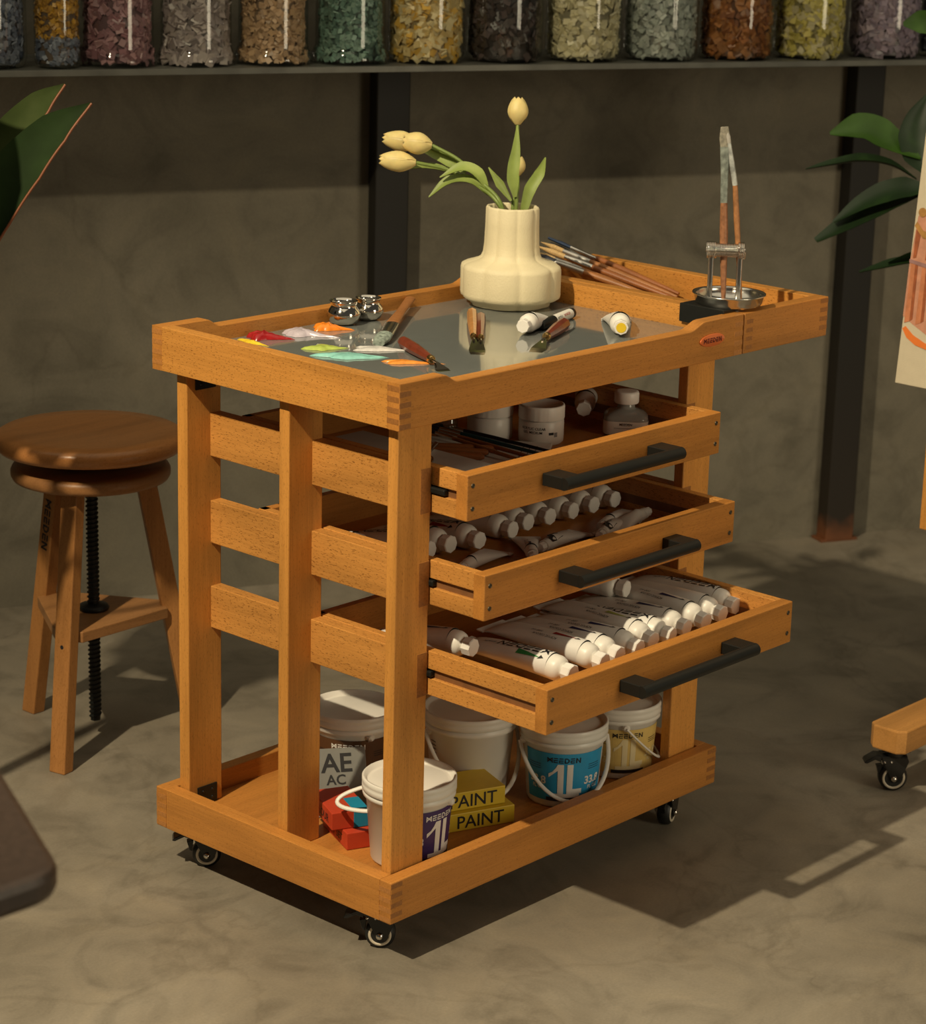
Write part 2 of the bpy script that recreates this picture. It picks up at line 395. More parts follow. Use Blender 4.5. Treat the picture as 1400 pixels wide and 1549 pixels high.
jar(1.992, .075, 'round', [(.2, .22, .28), (.26, .28, .33), (.15, .17, .22)], 'glass jar of bluish grey mosaic tiles at the far right shelf end', .012, n=700)

# ------------------------------------------------------------------ the trolley
tr = thing('art_trolley', 'beech wood rolling art supply trolley with three open drawers', 'trolley')
L, W, TB = .749, .5, .0245
def fingers(mb, x, y, zs, dx, dy, dark=1):
    """finger joint ends showing at a corner: thin end grain blocks a hair proud of the face"""
    for z0, z1 in zs: mb.box(min(x, x + dx), max(x, x + dx), min(y, y + dy), max(y, y + dy), z0, z1, 0, dark)
zb0, zb1 = .07, .1334
def teeth(z0, z1, n, odd):
    h = (z1 - z0) / (2 * n)
    return [(z0 + h * (2 * k + odd), z0 + h * (2 * k + 1 + odd)) for k in range(n)]
e = .0003
# bottom tray
m = MB(); m.box(0, L, 0, .0225, zb0, zb1)
fingers(m, .0005, -e, teeth(zb0 + .002, zb1 - .002, 4, 1), .022, .002); fingers(m, L - .0005, -e, teeth(zb0 + .002, zb1 - .002, 4, 1), -.022, .002)
m.build('base_rail', [WX, ENDG], tr)
m = MB(); m.box(0, L, W - .0225, W, zb0, zb1); m.build('base_rail', [WX, ENDG], tr)
ENDL = pm('end_grain_light', (.45, .19, .048), .5, var=.15, scale=300.)
for x in (0, L - .0225):
    m = MB(); m.box(x, x + .0225, .0225, W - .0225, zb0, zb1, .001)
    if x == 0: fingers(m, -e, .0008, teeth(zb0 + .002, zb1 - .002, 4, 0), .002, .0218); fingers(m, -e, W - .0008, teeth(zb0 + .002, zb1 - .002, 4, 0), .002, -.0218)
    m.build('base_rail', [WY, ENDL], tr)
MB().box(.0225, L - .0225, .0225, W - .0225, .09, .101, .0005).build('base_panel', WX, tr)
# posts
PX = ((.0246, .0900), (.6568, .7236)); PY = ((.0259, .0444), (.2374, .2577), (.4528, .4745))
for xa, xb in PX:
    for ya, yb in PY: MB().box(xa, xb, ya, yb, .101, .7795, .0018).build('post', WZ, tr)
# side slats with drawer runners
DZ = (.649, .5157, .3831); DH = .065
WSL = wood('y', (.57, .26, .062), tag='_slat', fleck=.5)
for i, z in enumerate(DZ):
    for sx, (xa, xb) in enumerate(((.0694, .0903), (.6565, .678))):
        m = MB(); m.box(xa, xb, .0257, .4747, z - .0005, z + DH, .0012)
        m.box(xa + .0007, xb - .0007, .0254, .0262, z + .0005, z + DH - .001, 0, 1)
        s = m.build('side_slat', [WSL, ENDG], tr)
        r = MB(); x0 = xb if sx == 0 else xa - .008
        r.box(x0 - .001, x0 + .009, (.0 if i == 0 else .018), .42, z + .0275, z + .0365, .002); r.build('runner', BLACK, s)
# steel corner brackets
for y, z0, z1 in ((.4528, .752, .779), (.4528, .102, .132)):
    m = MB(); m.box(.04, .078, y - .0032, y - .0004, z0, z1, .0008)
    for dx in (.05, .068):
        for dz in (.3, .72): m.lathe([(.0026, 0), (.0018, .0012)], 10, 1, Mx.Translation((dx, y - .0032, z0 + (z1 - z0) * dz)) @ Mx.Rotation(PI / 2, 4, 'X'))
    m.build('corner_bracket', [BLACK, GLOSSBLK], tr)
# top tray
X0, X1, Y0, Y1, ZT0, ZT1 = .0098, .7708, .0104, .5112, .7788, .8433
GZ = .809
def scoop(x0, x1, dip=.0115):
    pts = [(x0, ZT0), (x1, ZT0), (x1, ZT1)]
    def sm(a, b, za, zb, n=6): return [(a + (b - a) * k / n, za + (zb - za) * (1 - math.cos(PI * k / n)) / 2) for k in range(n + 1)]
    pts += sm(x1 - .095, x1 - .135, ZT1, ZT1 - dip) + sm(x0 + .112, x0 + .085, ZT1 - dip, ZT1) + [(x0, ZT1)]
    return pts
m = MB(); m.prism(scoop(X0, X1), Y0, Y0 + .022, 'xz', .0014)
fingers(m, X0 + .0006, Y0 - e, teeth(ZT0 + .001, ZT1 - .004, 4, 0), .0215, .002); 
fingers(m, X1 - .0006, Y0 - e, teeth(ZT0 + .001, ZT1 - .004, 4, 0), -.0215, .002, 2)
m.build('tray_rail', [WX, ENDG, ENDL], tr)
m = MB(); m.prism(scoop(X0, X1), Y1 - .022, Y1, 'xz', .0014); m.build('tray_rail', [WX, ENDG], tr)
WTS = wood('y', (.57, .255, .055), tag='_tray', fleck=.5)
m = MB(); m.box(X0, X0 + .0225, Y0 + .0218, Y1 - .0218, ZT0, ZT1, .0006)
fingers(m, X0 - e, Y0 + .001, teeth(ZT0 + .001, ZT1 - .004, 4, 1), .002, .0215); fingers(m, X0 - e, Y1 - .001, teeth(ZT0 + .001, ZT1 - .004, 4, 1), .002, -.0215, 2)
m.build('tray_rail', [WTS, ENDG, ENDL], tr)
m = MB(); m.box(X1 - .0225, X1, Y0 + .0218, Y1 - .0218, ZT0, ZT1, .0006); m.build('tray_rail', [WTS, ENDG], tr)
MB().box(X0 + .02, X1 - .02, Y0 + .02, Y1 - .02, ZT0 + .004, GZ - .004, .0005).build('tray_panel', WX, tr)
GLT = pm('grey_glass_top', (.17, .182, .172), .06, 0., .7, coat=.3, var=.03)
MB().box(X0 + .0215, X1 - .0215, Y0 + .0215, Y1 - .0215, GZ - .004, GZ, .0006).build('glass_top', GLT, tr)
# maker's oval badge on the front rail
m = MB(); BC = (.6905, Y0 - .0022, .8125)
m.prism([(.0305 * math.cos(2 * PI * k / 40), .0098 * math.sin(2 * PI * k / 40)) for k in range(40)], 0, .0018, 'xz', .0006, 0, Mx.Translation(BC), True)
m.flat2d(logo2d(.0074, th=.24), lambda a, b: (BC[0] + a, BC[1] - .0003, BC[2] + b), 1)
m.build('badge', [pm('orange_badge', (.72, .17, .045), .3, .2, coat=.4), pm('badge_print', (.13, .012, .012), .5)], tr)
# hinged side tray
LX0, LX1 = .7735, 1.0015
lf = MB().box(LX0 + .02, LX1 - .02, Y0 + .02, Y1 - .02, ZT0 + .006, ZT0 + .016, .0005).build('side_tray', WX, tr)
m = MB(); m.box(LX0, LX1, Y0, Y0 + .0225, ZT0, ZT1, .0014)
fingers(m, LX0 + .006, Y0 - e, teeth(ZT0 + .006, ZT1 - .004, 4, 0), .0165, .002); fingers(m, LX1 - .0004, Y0 - e, teeth(ZT0 + .004, ZT1 - .002, 4, 1), -.0215, .002)
m.build('tray_rail', [WX, ENDG], lf)
MB().box(LX0, LX1, Y1 - .0225, Y1, ZT0, ZT1, .0014).build('tray_rail', WX, lf)
for x in (LX0, LX1 - .0225): MB().box(x, x + .0225, Y0 + .0225, Y1 - .0225, ZT0, ZT1, .0012).build('tray_rail', WTS, lf)
for y in (.06, .4):
    MB().box(X1 - .026, X1 + .028, y, y + .04, ZT0 - .003, ZT0 - .0003, .0006).build('hinge', BLACK, lf)
# drawers
FD = wood('x', (.49, .205, .042), tag='_front', fleck=.22)
dx0, dx1 = .0912, .6560
hx0, hx1 = .2455, .513
for (yf, z) in zip((-.0406, -.0768, -.1948), DZ):
    yb = yf + .452; z1 = z + DH
    m = MB()
    for sx in (0, 1):
        xo, xi = (dx0 + .0015, dx0 + .0165) if sx == 0 else (dx1 - .0015, dx1 - .0165)
        a, b = min(xo, xi), max(xo, xi)
        # the side is two strips with the runner groove between them, and a thinner web behind
        m.box(a, b, yf + .019, yb, z + .0385, z1, .0012); m.box(a, b, yf + .019, yb, z, z + .0255, .0012)
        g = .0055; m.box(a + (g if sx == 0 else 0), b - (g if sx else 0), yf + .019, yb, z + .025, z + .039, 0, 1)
    m.box(dx0 + .0016, dx1 - .0016, yb - .014, yb, z, z1, .0012, 2)
    m.box(dx0 + .016, dx1 - .016, yf + .019, yb - .013, z + .006, z + .0125, 0, 2)
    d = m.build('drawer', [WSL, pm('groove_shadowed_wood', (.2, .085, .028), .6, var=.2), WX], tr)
    MB().box(dx0, dx1, yf, yf + .0205, z, z1, .0015).build('drawer_front', FD, d)
    m = MB(); zc = z + .0325
    for xa in (hx0, hx1 - .034): m.box(xa, xa + .034, yf - .036, yf + .0002, zc - .009, zc + .009, .001)
    m.tube([(hx0 + .0005, yf - .038, zc), (hx1 - .0005, yf - .038, zc)], .0092, 20); m.build('handle', BLACK, d)
    for xs in (dx0 + .011, dx1 - .011):
        for zs in (z + .0165, z + .049):
            m = MB(); M = Mx.Translation((xs, yf - .0006, zs)) @ Mx.Rotation(PI / 2, 4, 'X')
            m.lathe([(.0034, -.001), (.0034, .0002), (.0024, .0006), (.0018, .0001)], 14, 0, M); m.build('screw', pm('dull_screw', (.1, .085, .06), .4, .8), d)
# casters
def caster_parts(parent, x, y, ztop, ang, R=.0215):
    """swivel caster: plate, fork cheeks, wheel with pale ring and axle nut, brake pedal; the wheel faces local +x"""
    M = Mx.Translation((x, y, 0)) @ Mx.Rotation(ang, 4, 'Z')
    k = ztop / .07
    m = MB(); m.box(-.02, .02, -.024, .024, ztop - .004, ztop - .0003, .0008, 0, M)
    m.lathe([(.017, ztop - .014 * k), (.019, ztop - .009 * k), (.017, ztop - .004)], 24, 0, M)
    for sx in (-1, 1):
        xa = sx * .0135
        poly = [(-.024, ztop - .013 * k), (.02, ztop - .012 * k), (.024, ztop - .02 * k), (.010, R - .006), (-.004, R - .007), (-.008, R + .004), (-.016, R + .020)]
        m.prism(poly, xa - .0015, xa + .0015, 'yz', .0006, 0, M)
    m.box(-.015, .015, -.024, .021, ztop - .015 * k, ztop - .0115 * k, .001, 0, M)
    c = m.build('caster', GLOSSBLK, parent)
    A = M @ Mx.Translation((0, 0, R)) @ Mx.Rotation(PI / 2, 4, 'Y')
    w = MB(); w.lathe([(.0, -.0105), (R - .004, -.0105), (R, -.0075), (R, .0075), (R - .004, .0105), (R - .0045, .0112)], 40, 0, A)
    w.lathe([(R - .0045, .0105), (R - .0052, .0122), (R - .0085, .0122), (R - .009, .0108)], 40, 1, A, cap=False); w.lathe([(R - .009, .0104), (0, .0104)], 40, 0, A)
    w.lathe([(R - .0045, -.0105), (R - .0052, -.0122), (R - .0085, -.0122), (R - .009, -.0108)], 40, 1, A, cap=False)
    w.build('wheel', [RUBBER, pm('pale_wheel_ring', (.62, .54, .42), .35)], c)
    n = MB()
    for s_ in (-1, 1): n.lathe([(.0052, 0), (.0052, .002), (.0042, .003), (.003, .0045), (0, .005)], 12, 0, A @ Mx.Rotation(0 if s_ > 0 else PI, 4, 'X') @ Mx.Translation((0, 0, .015)))
    for yy in (-.018, -.006): n.lathe([(.0022, .015), (.0018, .0165), (0, .017)], 10, 0, M @ Mx.Translation((0, yy, ztop - .021 * k)) @ Mx.Rotation(PI / 2, 4, 'Y'))
    n.build('axle_nut', CHROME, c)
    p = MB(); p.prism([(-.022, ztop - .012 * k), (-.034, ztop - .011 * k), (-.05, ztop - .02 * k), (-.052, ztop - .0235 * k), (-.048, ztop - .0245 * k), (-.034, ztop - .018 * k), (-.024, ztop - .022 * k)], -.0125, .0125, 'yz', .001, 0, M)
    p.prism([(-.02, R + .022), (-.03, R + .02), (-.026, R + .006), (-.022, R + .004)], -.006, .006, 'yz', .0005, 0, M)
    p.build('brake_pedal', GLOSSBLK, c); return c
AF = math.atan2(-.63, -.77)
caster_parts(tr, .048, .066, zb0, AF); caster_parts(tr, .058, .452, zb0, AF + .18)
caster_parts(tr, .692, .052, zb0, math.atan2(-.96, .36)); caster_parts(tr, .692, .445, zb0, AF + .9)

# ------------------------------------------------------------------ vase and tulips
VC = V((.668, .406, GZ + .0004))
m = MB()
def lobes(a, z):
    q = abs(math.sin(4 * (a + math.radians(-8)))); return .93 + .078 * q ** .45
prof = [(.058, 0), (.0645, .002), (.0655, .0085), (.074, .011), (.0805, .0155), (.0815, .021), (.0815, .060), (.0800, .0655), (.0745, .0685), (.056, .0745), (.0495, .0785), (.0462, .086), (.0445, .1), (.0435, .13), (.043, .1575), (.0415, .1605), (.0385, .1605), (.037, .158), (.0365, .12), (.036, .095), (.0, .093)]
m.lathe(prof, 128, 0, None, True, lobes, cap=False); m.lathe([(.058, 0), (0, 0)], 128, 0, cap=False, rfun=lobes)
v = m.build('vase', pm('cream_stoneware', (.72, .635, .42), .62, var=.03, scale=30., bump=.25), None, VC)
tag(v, 'cream lobed ceramic vase holding tulips on the tray', 'vase')
PETAL = pm('tulip_petal', (.75, .58, .24), .5, var=.08, scale=60., sss=.12); STEM = pm('tulip_stem', (.16, .22, .045), .45, var=.15, scale=60.)
TLEAF = leafmat('tulip_leaf', (.24, .31, .07), (.36, .42, .12))
def blade(mb, spine, widths, nrm, fold=.25, mat=0, n=7, thick=.0008):
    """a leaf or petal: a strip along a spine with a cross fold, two skins"""
    sp = smooth_path(spine, n); ws = lerp_list(widths, len(sp)); nr = V(nrm).normalized(); vs = []; fs = []
    C = 5
    for i, p in enumerate(sp):
        t = (sp[min(i + 1, len(sp) - 1)] - sp[max(i - 1, 0)]).normalized(); s = t.cross(nr).normalized(); q = s.cross(t)
        for k in range(C):
            u = (k / (C - 1) - .5) * 2; vs.append(p + s * (u * ws[i]) + q * (fold * ws[i] * (u * u - .35)))
    L_ = len(sp)
    for i in range(L_ - 1):
        for k in range(C - 1): fs.append([i * C + k, i * C + k + 1, (i + 1) * C + k + 1, (i + 1) * C + k])
    mb.add(vs, fs, mat, True)
    off = [p - nr * thick for p in vs]; mb.add(off, [f[::-1] for f in fs], mat, True)
    return mb
def tulip(label, stem, tip, leaves, R=.0172, open_=.4):
    o = V(stem[0]); g = thing('tulip', label, 'flower', o, group='cream tulips in the vase')
    lc = lambda p: V(p) - o
    sp = smooth_path([lc(p) for p in stem], 8)
    MB().tube(sp, lerp_list([.0032, .0032, .0028, .003], len(sp)), 10).build('stem', STEM, g)
    b = lc(stem[-1]); ax = lc(tip) - b; H = ax.length; ax.normalize()
    u = ax.orthogonal().normalized(); w = ax.cross(u); m = MB()
    for ring, (nn, ph, rs) in enumerate(((3, 0, .93), (3, PI / 3, 1.))):
        for k in range(nn):
            a = ph + 2 * PI * k / nn; rad = u * math.cos(a) + w * math.sin(a); tan = ax.cross(rad)
            vs = []; fs = []; NI, NJ = 10, 9
            for i in range(NI):
                t = i / (NI - 1)
                rr = R * rs * (math.sin(min(1, t * 1.7 + .12) * PI / 2) ** .8) * (1 - (1 - open_) * (max(0, t - .42) / .58) ** 2.)
                half = 1.16 * math.sqrt(max(0, 1 - max(0, (t - .7) / .3) ** 2)) * (.55 + .45 * min(1, t * 3))
                for j in range(NJ):
                    s_ = (j / (NJ - 1) - .5) * 2; ang = s_ * half
                    rr2 = rr * (1 + .04 * abs(s_) ** 3)
                    vs.append(b + ax * (t * H * (1 - .03 * s_ * s_)) + rad * (rr2 * math.cos(ang)) + tan * (rr2 * math.sin(ang)))
            for i in range(NI - 1):
                for j in range(NJ - 1): fs.append([i * NJ + j, i * NJ + j + 1, (i + 1) * NJ + j + 1, (i + 1) * NJ + j])
            m.add(vs, fs, 0, True)
    m.build('blossom', PETAL, g)
    for sp_, ws, nr in leaves: blade(MB(), [lc(p) for p in sp_], ws, nr, .3).build('leaf', TLEAF, g)
CF = (-.745, -.609, .27)
base = lambda dx, dy: (VC.x + dx, VC.y + dy, VC.z + .098)
nk = lambda dx, dy, z=.163: (VC.x + dx, VC.y + dy, VC.z + z)
tulip('cream tulip leaning left, upper bloom above the lowest one', [base(.01, 0), nk(-.012, .02), (.657, .468, 1.006), (.648, .52, 1.036), (.636, .588, 1.052)], (.603, .638, 1.058),
      [([(.648, .492, 1.015), (.642, .54, 1.034), (.632, .585, 1.046)], [.003, .008, .007, .001], CF)])
tulip('cream tulip leaning left, rightmost bloom of the three', [base(0, .01), nk(-.014, .013), (.652, .46, 1.003), (.640, .50, 1.035), (.619, .541, 1.056)], (.588, .578, 1.061),
      [([(.655, .447, .988), (.645, .462, 1.018), (.63, .485, 1.027), (.606, .51, 1.009)], [.002, .010, .010, .001], (-.5, -.4, .8))], R=.0182, open_=.5)
tulip('cream tulip leaning left, lowest bloom of the three', [base(.005, -.005), nk(-.016, .016), (.65, .47, .998), (.633, .515, 1.018), (.598, .556, 1.028)], (.559, .602, 1.03),
      [([(.657, .45, .984), (.642, .475, 1.006), (.62, .505, 1.003), (.597, .525, .976)], [.002, .008, .009, .001], (-.5, -.4, .8)),
       ([(.652, .50, 1.008), (.63, .552, 1.02), (.6, .598, 1.011)], [.003, .008, .001], (-.4, -.3, .9))])
tulip('tall upright cream tulip standing highest in the vase', [base(0, 0), nk(.006, -.002), (.678, .41, 1.02), (.684, .414, 1.06), (.687, .418, 1.098)], (.690, .421, 1.142),
      [([(.668, .402, .985), (.667, .407, 1.02), (.675, .409, 1.06), (.682, .414, 1.098)], [.003, .0098, .0095, .0055, .001], CF),
       ([(.668, .410, .978), (.662, .43, 1.003), (.656, .45, 1.028)], [.002, .0072, .001], CF)], R=.0170, open_=.4)
tulip('small cream tulip bud half hidden behind the tall stem', [base(.01, .01), nk(.012, .01), (.703, .428, .99), (.712, .436, 1.012)], (.715, .437, 1.044),
      [([(.686, .398, .962), (.694, .394, .995), (.708, .386, 1.022), (.714, .38, 1.048)], [.006, .0098, .0085, .001], CF)], R=.0115)

# ------------------------------------------------------------------ things on the tray
def pot(label, x, y, r, h):
    m = MB()
    m.lathe([(r * .55, 0), (r * .8, h * .1), (r, h * .38), (r * .97, h * .55), (r * .78, h * .72), (r * .72, h * .8), (r * .8, h * .93), (r * .84, h), (r * .8, h), (r * .7, h * .8), (r * .9, h * .45), (r * .5, h * .08), (0, h * .07)], 40, cap=False)
    m.lathe([(r * .55, 0), (0, 0)], 40, cap=False)
    o = m.build('palette_cup', CHROME, None, (x, y, GZ + .0003)); tag(o, label, 'palette cup', 'steel palette cups on the tray')
pot('round polished steel palette cup, the nearer of the pair', .347, .4615, .0262, .037)
pot('round polished steel palette cup behind the nearer one', .402, .4635, .0238, .035)
def blob(name, label, cx, cy, lx, ly, h, col, ang, tail=0., seed=0, rough=.22, cat='paint dab'):
    rng = random.Random(seed); m = MB(); K, J = 40, 7; vs = []; fs = []
    ph = [rng.uniform(0, 6) for _ in range(4)]
    for j in range(J):
        t = j / (J - 1)
        for k in range(K):
            a = 2 * PI * k / K
            q = 1 + .2 * math.sin(3 * a + ph[0]) + .15 * math.sin(5 * a + ph[1]) + .09 * math.sin(9 * a + ph[2])
            x = math.cos(a) * lx * q * (1 - t); y = math.sin(a) * ly * q * (1 - t)
            if x > 0 and tail: y *= max(.12, 1 - x / lx * .85); x *= 1 + tail
            z = h * math.sqrt(max(0, 1 - (1 - t) ** 2.6)) * (1 - .55 * max(0, min(1, x / lx))) * (1 + .16 * math.sin(14 * x / lx + ph[3]) * t)
            vs.append((x, y, z))
    for j in range(J - 1):
        for k in range(K): k2 = (k + 1) % K; fs.append([j * K + k, j * K + k2, (j + 1) * K + k2, (j + 1) * K + k])
    m.add(vs, fs, 0, True); o = m.build(name, pm('paint_' + label.split()[0] + str(seed), col, rough, var=.14, scale=120.), None, (cx, cy, GZ + .0003)); o.rotation_euler.z = ang
    tag(o, label, cat, 'dabs of paint on the glass top')
blob('paint_dab', 'deep red glossy paint dab near tray corner', .18, .459, .025, .016, .011, (.3, .012, .014), -.95, .5, 1)
blob('paint_dab', 'yellow streak of paint under the red dab', .143, .443, .024, .005, .0045, (.72, .5, .03), -1.5, .2, 2)
blob('paint_dab', 'lilac grey teardrop of paint beside the red dab', .243, .444, .029, .020, .009, (.5, .44, .5), -1.15, .7, 3)
blob('paint_dab', 'bright orange paint dab in front of the palette cups', .300, .447, .022, .016, .010, (.8, .23, .02), -.9, .4, 4)
blob('paint_dab', 'lime green smear of paint touching the turquoise', .199, .350, .026, .018, .005, (.42, .52, .1), -.6, .2, 5)
blob('paint_dab', 'turquoise paint smear, the largest dab', .187, .288, .042, .021, .005, (.25, .56, .5), -.85, .35, 6)
blob('paint_dab', 'white paint smear under the flat brush tip', .256, .294, .036, .016, .004, (.62, .6, .58), -.9, .3, 7)
blob('paint_dab', 'orange smear of paint under the nearest knife handle', .222, .205, .034, .011, .004, (.8, .28, .04), -.85, .3, 8)

BRW = wood('x', (.30, .105, .032), tag='_brush', fleck=.3, fs=2.); BRL = wood('x', (.36, .15, .05), tag='_brushlight', fleck=.3, fs=2.)
REDW = pm('red_handle_wood', (.17, .032, .014), .3, coat=.4, var=.2, scale=90.); PALEW = pm('pale_handle_wood', (.52, .24, .075), .35, coat=.3, var=.2, scale=90.)
BRASS = pm('brass', (.65, .42, .16), .25, 1.); BLADE = pm('knife_blade', (.38, .35, .3), .16, 1.)
def knife(label, a, b, tip, wmat, r=.0085, bw=.011):
    a, b, tip = V(a), V(b), V(tip); g = thing('palette_knife', label, 'palette knife', a, group='palette knives on the tray')
    d = b - a; Lh = d.length; M = Mx.Translation((0, 0, 0)) @ d.to_track_quat('X', 'Z').to_matrix().to_4x4()
    h = MB(); A = M @ Mx.Rotation(PI / 2, 4, 'Y')
    h.lathe([(0, 0), (r * .7, .002), (r, .012), (r * 1.0, Lh * .45), (r * .82, Lh * .75), (r * .62, Lh)], 8, 0, A, False); h.build('handle', wmat, g)
    f = MB(); f.lathe([(r * .64, Lh), (r * .66, Lh + .006), (r * .5, Lh + .009)], 16, 0, A); f.lathe([(.0022, Lh + .006), (.0018, Lh + .028)], 8, 1, A); f.build('ferrule', [BRASS, BLADE], g)
    e = tip - b; Lb = e.length; s = MB(); ez = V((0, 0, 1)); u = e.normalized(); w = ez.cross(u).normalized(); n = 10; vs = []; fs = []
    for i in range(n + 1):
        t = i / n; p = d + u * (.018 + (Lb - .018) * t) + ez * (-(b.z - GZ - .003) * min(1, t * 2.2)); wd = bw * (math.sin(PI * min(1, t * .8 + .2)) ** .7 * .9 + .1 * (1 - t)) * (.35 + min(1, t * 2.5) * .65)
        for q in (0, .0006): vs += [p + w * wd + ez * q, p - w * wd + ez * q]
    for i in range(n):
        o = i * 4; fs += [[o, o + 1, o + 5, o + 4], [o + 2, o + 6, o + 7, o + 3], [o, o + 4, o + 6, o + 2], [o + 1, o + 3, o + 7, o + 5]]
    s.add(vs, fs).build('blade', BLADE, g)
hz = GZ + .0092
knife('red handled palette knife lying nearest the front corner', (.296, .288, hz), (.240, .175, hz), (.218, .112, GZ + .004), REDW, .0092, .011)
knife('pale wood handled palette knife beside its red twin', (.545, .376, hz), (.405, .243, hz), (.315, .152, GZ + .004), PALEW, .0082, .010)
knife('red handled palette knife close against the pale one', (.531, .344, hz), (.408, .231, hz), (.318, .150, GZ + .004), REDW, .0078, .008)
knife('red handled palette knife beside the black marker', (.590, .219, hz + .001), (.492, .172, hz), (.392, .118, GZ + .004), REDW, .010, .012)
# flat brush
g = thing('flat_brush', 'wide flat paint brush with loaded tip resting in white paint', 'brush', (.5157, .4834, GZ))
P0, P1, P2, P3 = V((0, 0, .016)), V((-.150, -.108, .012)), V((-.205, -.148, .009)), V((-.243, -.172, .0045))
MB().tube([P0, P0.lerp(P1, .5), P1], [.0085, .0075, .0105], 12, flat=.5, up=(0, 0, 1)).build('handle', BRL, g)
MB().tube([P1, P1.lerp(P2, .4), P2], [.0107, .0115, .012], 12, flat=.42, up=(0, 0, 1)).build('ferrule', STEEL, g)
m = MB(); m.tube([P2, P2.lerp(P3, .5), P3], [.0118, .013, .009], 14, flat=.5, up=(0, 0, 1)); m.build('bristles', pm('loaded_bristles', (.25, .3, .26), .5, var=.5, scale=200.), g)

# ---- paint tubes
SEG = 28
def tube_shape(Lt, r, wmax):
    """local frame: cap face at the origin, tube lying along +y with its underside at z = -r"""
    body = MB(); vs = []; fs = []; n = 14; y0 = .037
    sec = []
    for i in range(n + 1):
        t = i / n; y = y0 + (Lt - y0) * t; w = r + (wmax - r) * t ** 1.1; h = r * (1 - t) ** .55 + .0011
        sec.append((y, w, h))
        for k in range(SEG):
            a = 2 * PI * k / SEG; c, s_ = math.cos(a), math.sin(a); p = 1. - .25 * t
            vs.append((w * abs(c) ** p * (1 if c >= 0 else -1), y, -(r - h) + h * s_))
    for i in range(n):
        for k in range(SEG): k2 = (k + 1) % SEG; fs.append([i * SEG + k, i * SEG + k2, (i + 1) * SEG + k2, (i + 1) * SEG + k])
    body.add(vs, fs, 0, True); body.add(vs[-SEG:], [list(range(SEG))], 0)
    body.box(-wmax, wmax, Lt - .001, Lt + .011, -r, -r + .0022, .0004)
    R = Mx.Rotation(-PI / 2, 4, 'X')
    sh = MB(); sh.lathe([(.0085, .012), (.0088, .0165), (r * .72, .0185), (r * .9, .0215), (r, .027), (r, .0372)], SEG, 0, R)
    cp = MB(); cr = .0137 * r / .0185
    cp.lathe([(cr * .92, 0), (cr, .0015), (cr * .97, .014), (cr * .8, .0155)], 8, 0, R, False)
    return body, sh, cp, sec
def print_on(mb, sec, r, m2, mat):
    def fn(a, b):     # a along +y from the cap, b across (+b towards -x)
        i = 0
        while i < len(sec) - 2 and sec[i + 1][0] < a: i += 1
        (ya, wa, ha), (yb, wb, hb) = sec[i], sec[i + 1]; t = (a - ya) / (yb - ya); w = wa + (wb - wa) * t; h = ha + (hb - ha) * t; p = 1. - .25 * a / .15
        x = max(-.97, min(.97, -b / w)); c = abs(x) ** (1 / p); s_ = math.sqrt(max(0, 1 - c * c))
        return (-b, a, -(r - h) + h * s_ + .0005)
    mb.flat2d(m2, fn, mat)
TUBES = {}
BARC = [pm('bar_teal', (.02, .3, .36), .5), pm('bar_amber', (.6, .32, .03), .5), pm('bar_red', (.55, .06, .03), .5)]
def paint_tube(label, p, yaw, wedge=None, logo=True, Lt=.165, r=.0185, wmax=.028, pitch=0., roll=0., group='paint tubes in the bottom drawer', wcol=None, block=False, face=None):
    g = thing('paint_tube', label, 'paint tube', p, group=group, rot=(pitch, roll, yaw))
    key = (Lt, r, wmax)
    if key not in TUBES:
        b, s_, c, sec = tube_shape(Lt, r, wmax)
        TUBES[key] = [b.build('body', OFFW, g), s_.build('shoulder', WHITE, g), c.build('cap', CAPW, g), sec]
    else:
        for o in TUBES[key][:3]:
            q = o.copy(); COL.objects.link(q); q.parent = g
    sec = TUBES[key][3]
    if logo or wedge or block:
        m = MB(); k = r / .0185; cu = .003
        if logo:
            lg = logo2d(.0155 * k, cu, .17); print_on(m, sec, r, moved(lg, .087 * k, .001 * k), 0)
            for j, (aa, mi) in enumerate(((.066, 3), (.074, 4), (.082, 3))): print_on(m, sec, r, rect2d(.0045, .0022, aa * k + .01, -.010 * k, cu), 4 if j != 1 else 3)
            print_on(m, sec, r, moved(text2d('acrylic', .0062 * k, cuts=cu), .15 * k, .004 * k), 0)
        if wedge:
            tri = ([(.092 * k, .0135 * k), (.092 * k, .0055 * k), (.05 * k, .0105 * k)], [[0, 1, 2]]); wo = (.0045 if logo else -.007) * k; print_on(m, sec, r, cut2d(moved(tri, 0, wo), cu), 1)
            tip = ([(.054 * k, .0122 * k), (.050 * k, .0075 * k), (.044 * k, .0102 * k)], [[0, 1, 2]]); print_on(m, sec, r, moved(tip, 0, wo), 0)
            if not logo:
                print_on(m, sec, r, moved(text2d('100 ml', .005 * k, cuts=cu), .12 * k, .006 * k), 0)
                print_on(m, sec, r, moved(text2d('ACRYLIC COLOUR', .0035 * k, cuts=cu), .1 * k, .014 * k), 0)
        if block:
            print_on(m, sec, r, rect2d(.06 * k, .02 * k, .075 * k, -.008 * k, cu), 0)
        m.build('label_print', [INK, wedge or INK, INKW, BARC[1], BARC[2]], g)
    if wcol:
        f = MB(); f.lathe([(.009 * r / .0185, -.0006), (.009 * r / .0185, -.0002)], 20, 0, Mx.Rotation(-PI / 2, 4, 'X')); f.build('cap_disc', wcol, g)
    return g
NAVY = pm('navy_print', (.02, .025, .11), .5); REDP = pm('red_print', (.3, .02, .02), .5); GREENP = pm('green_print', (.02, .22, .06), .5)
OLIVE = pm('olive_print', (.4, .45, .1), .5); ORNG = pm('orange_print', (.65, .33, .03), .5)
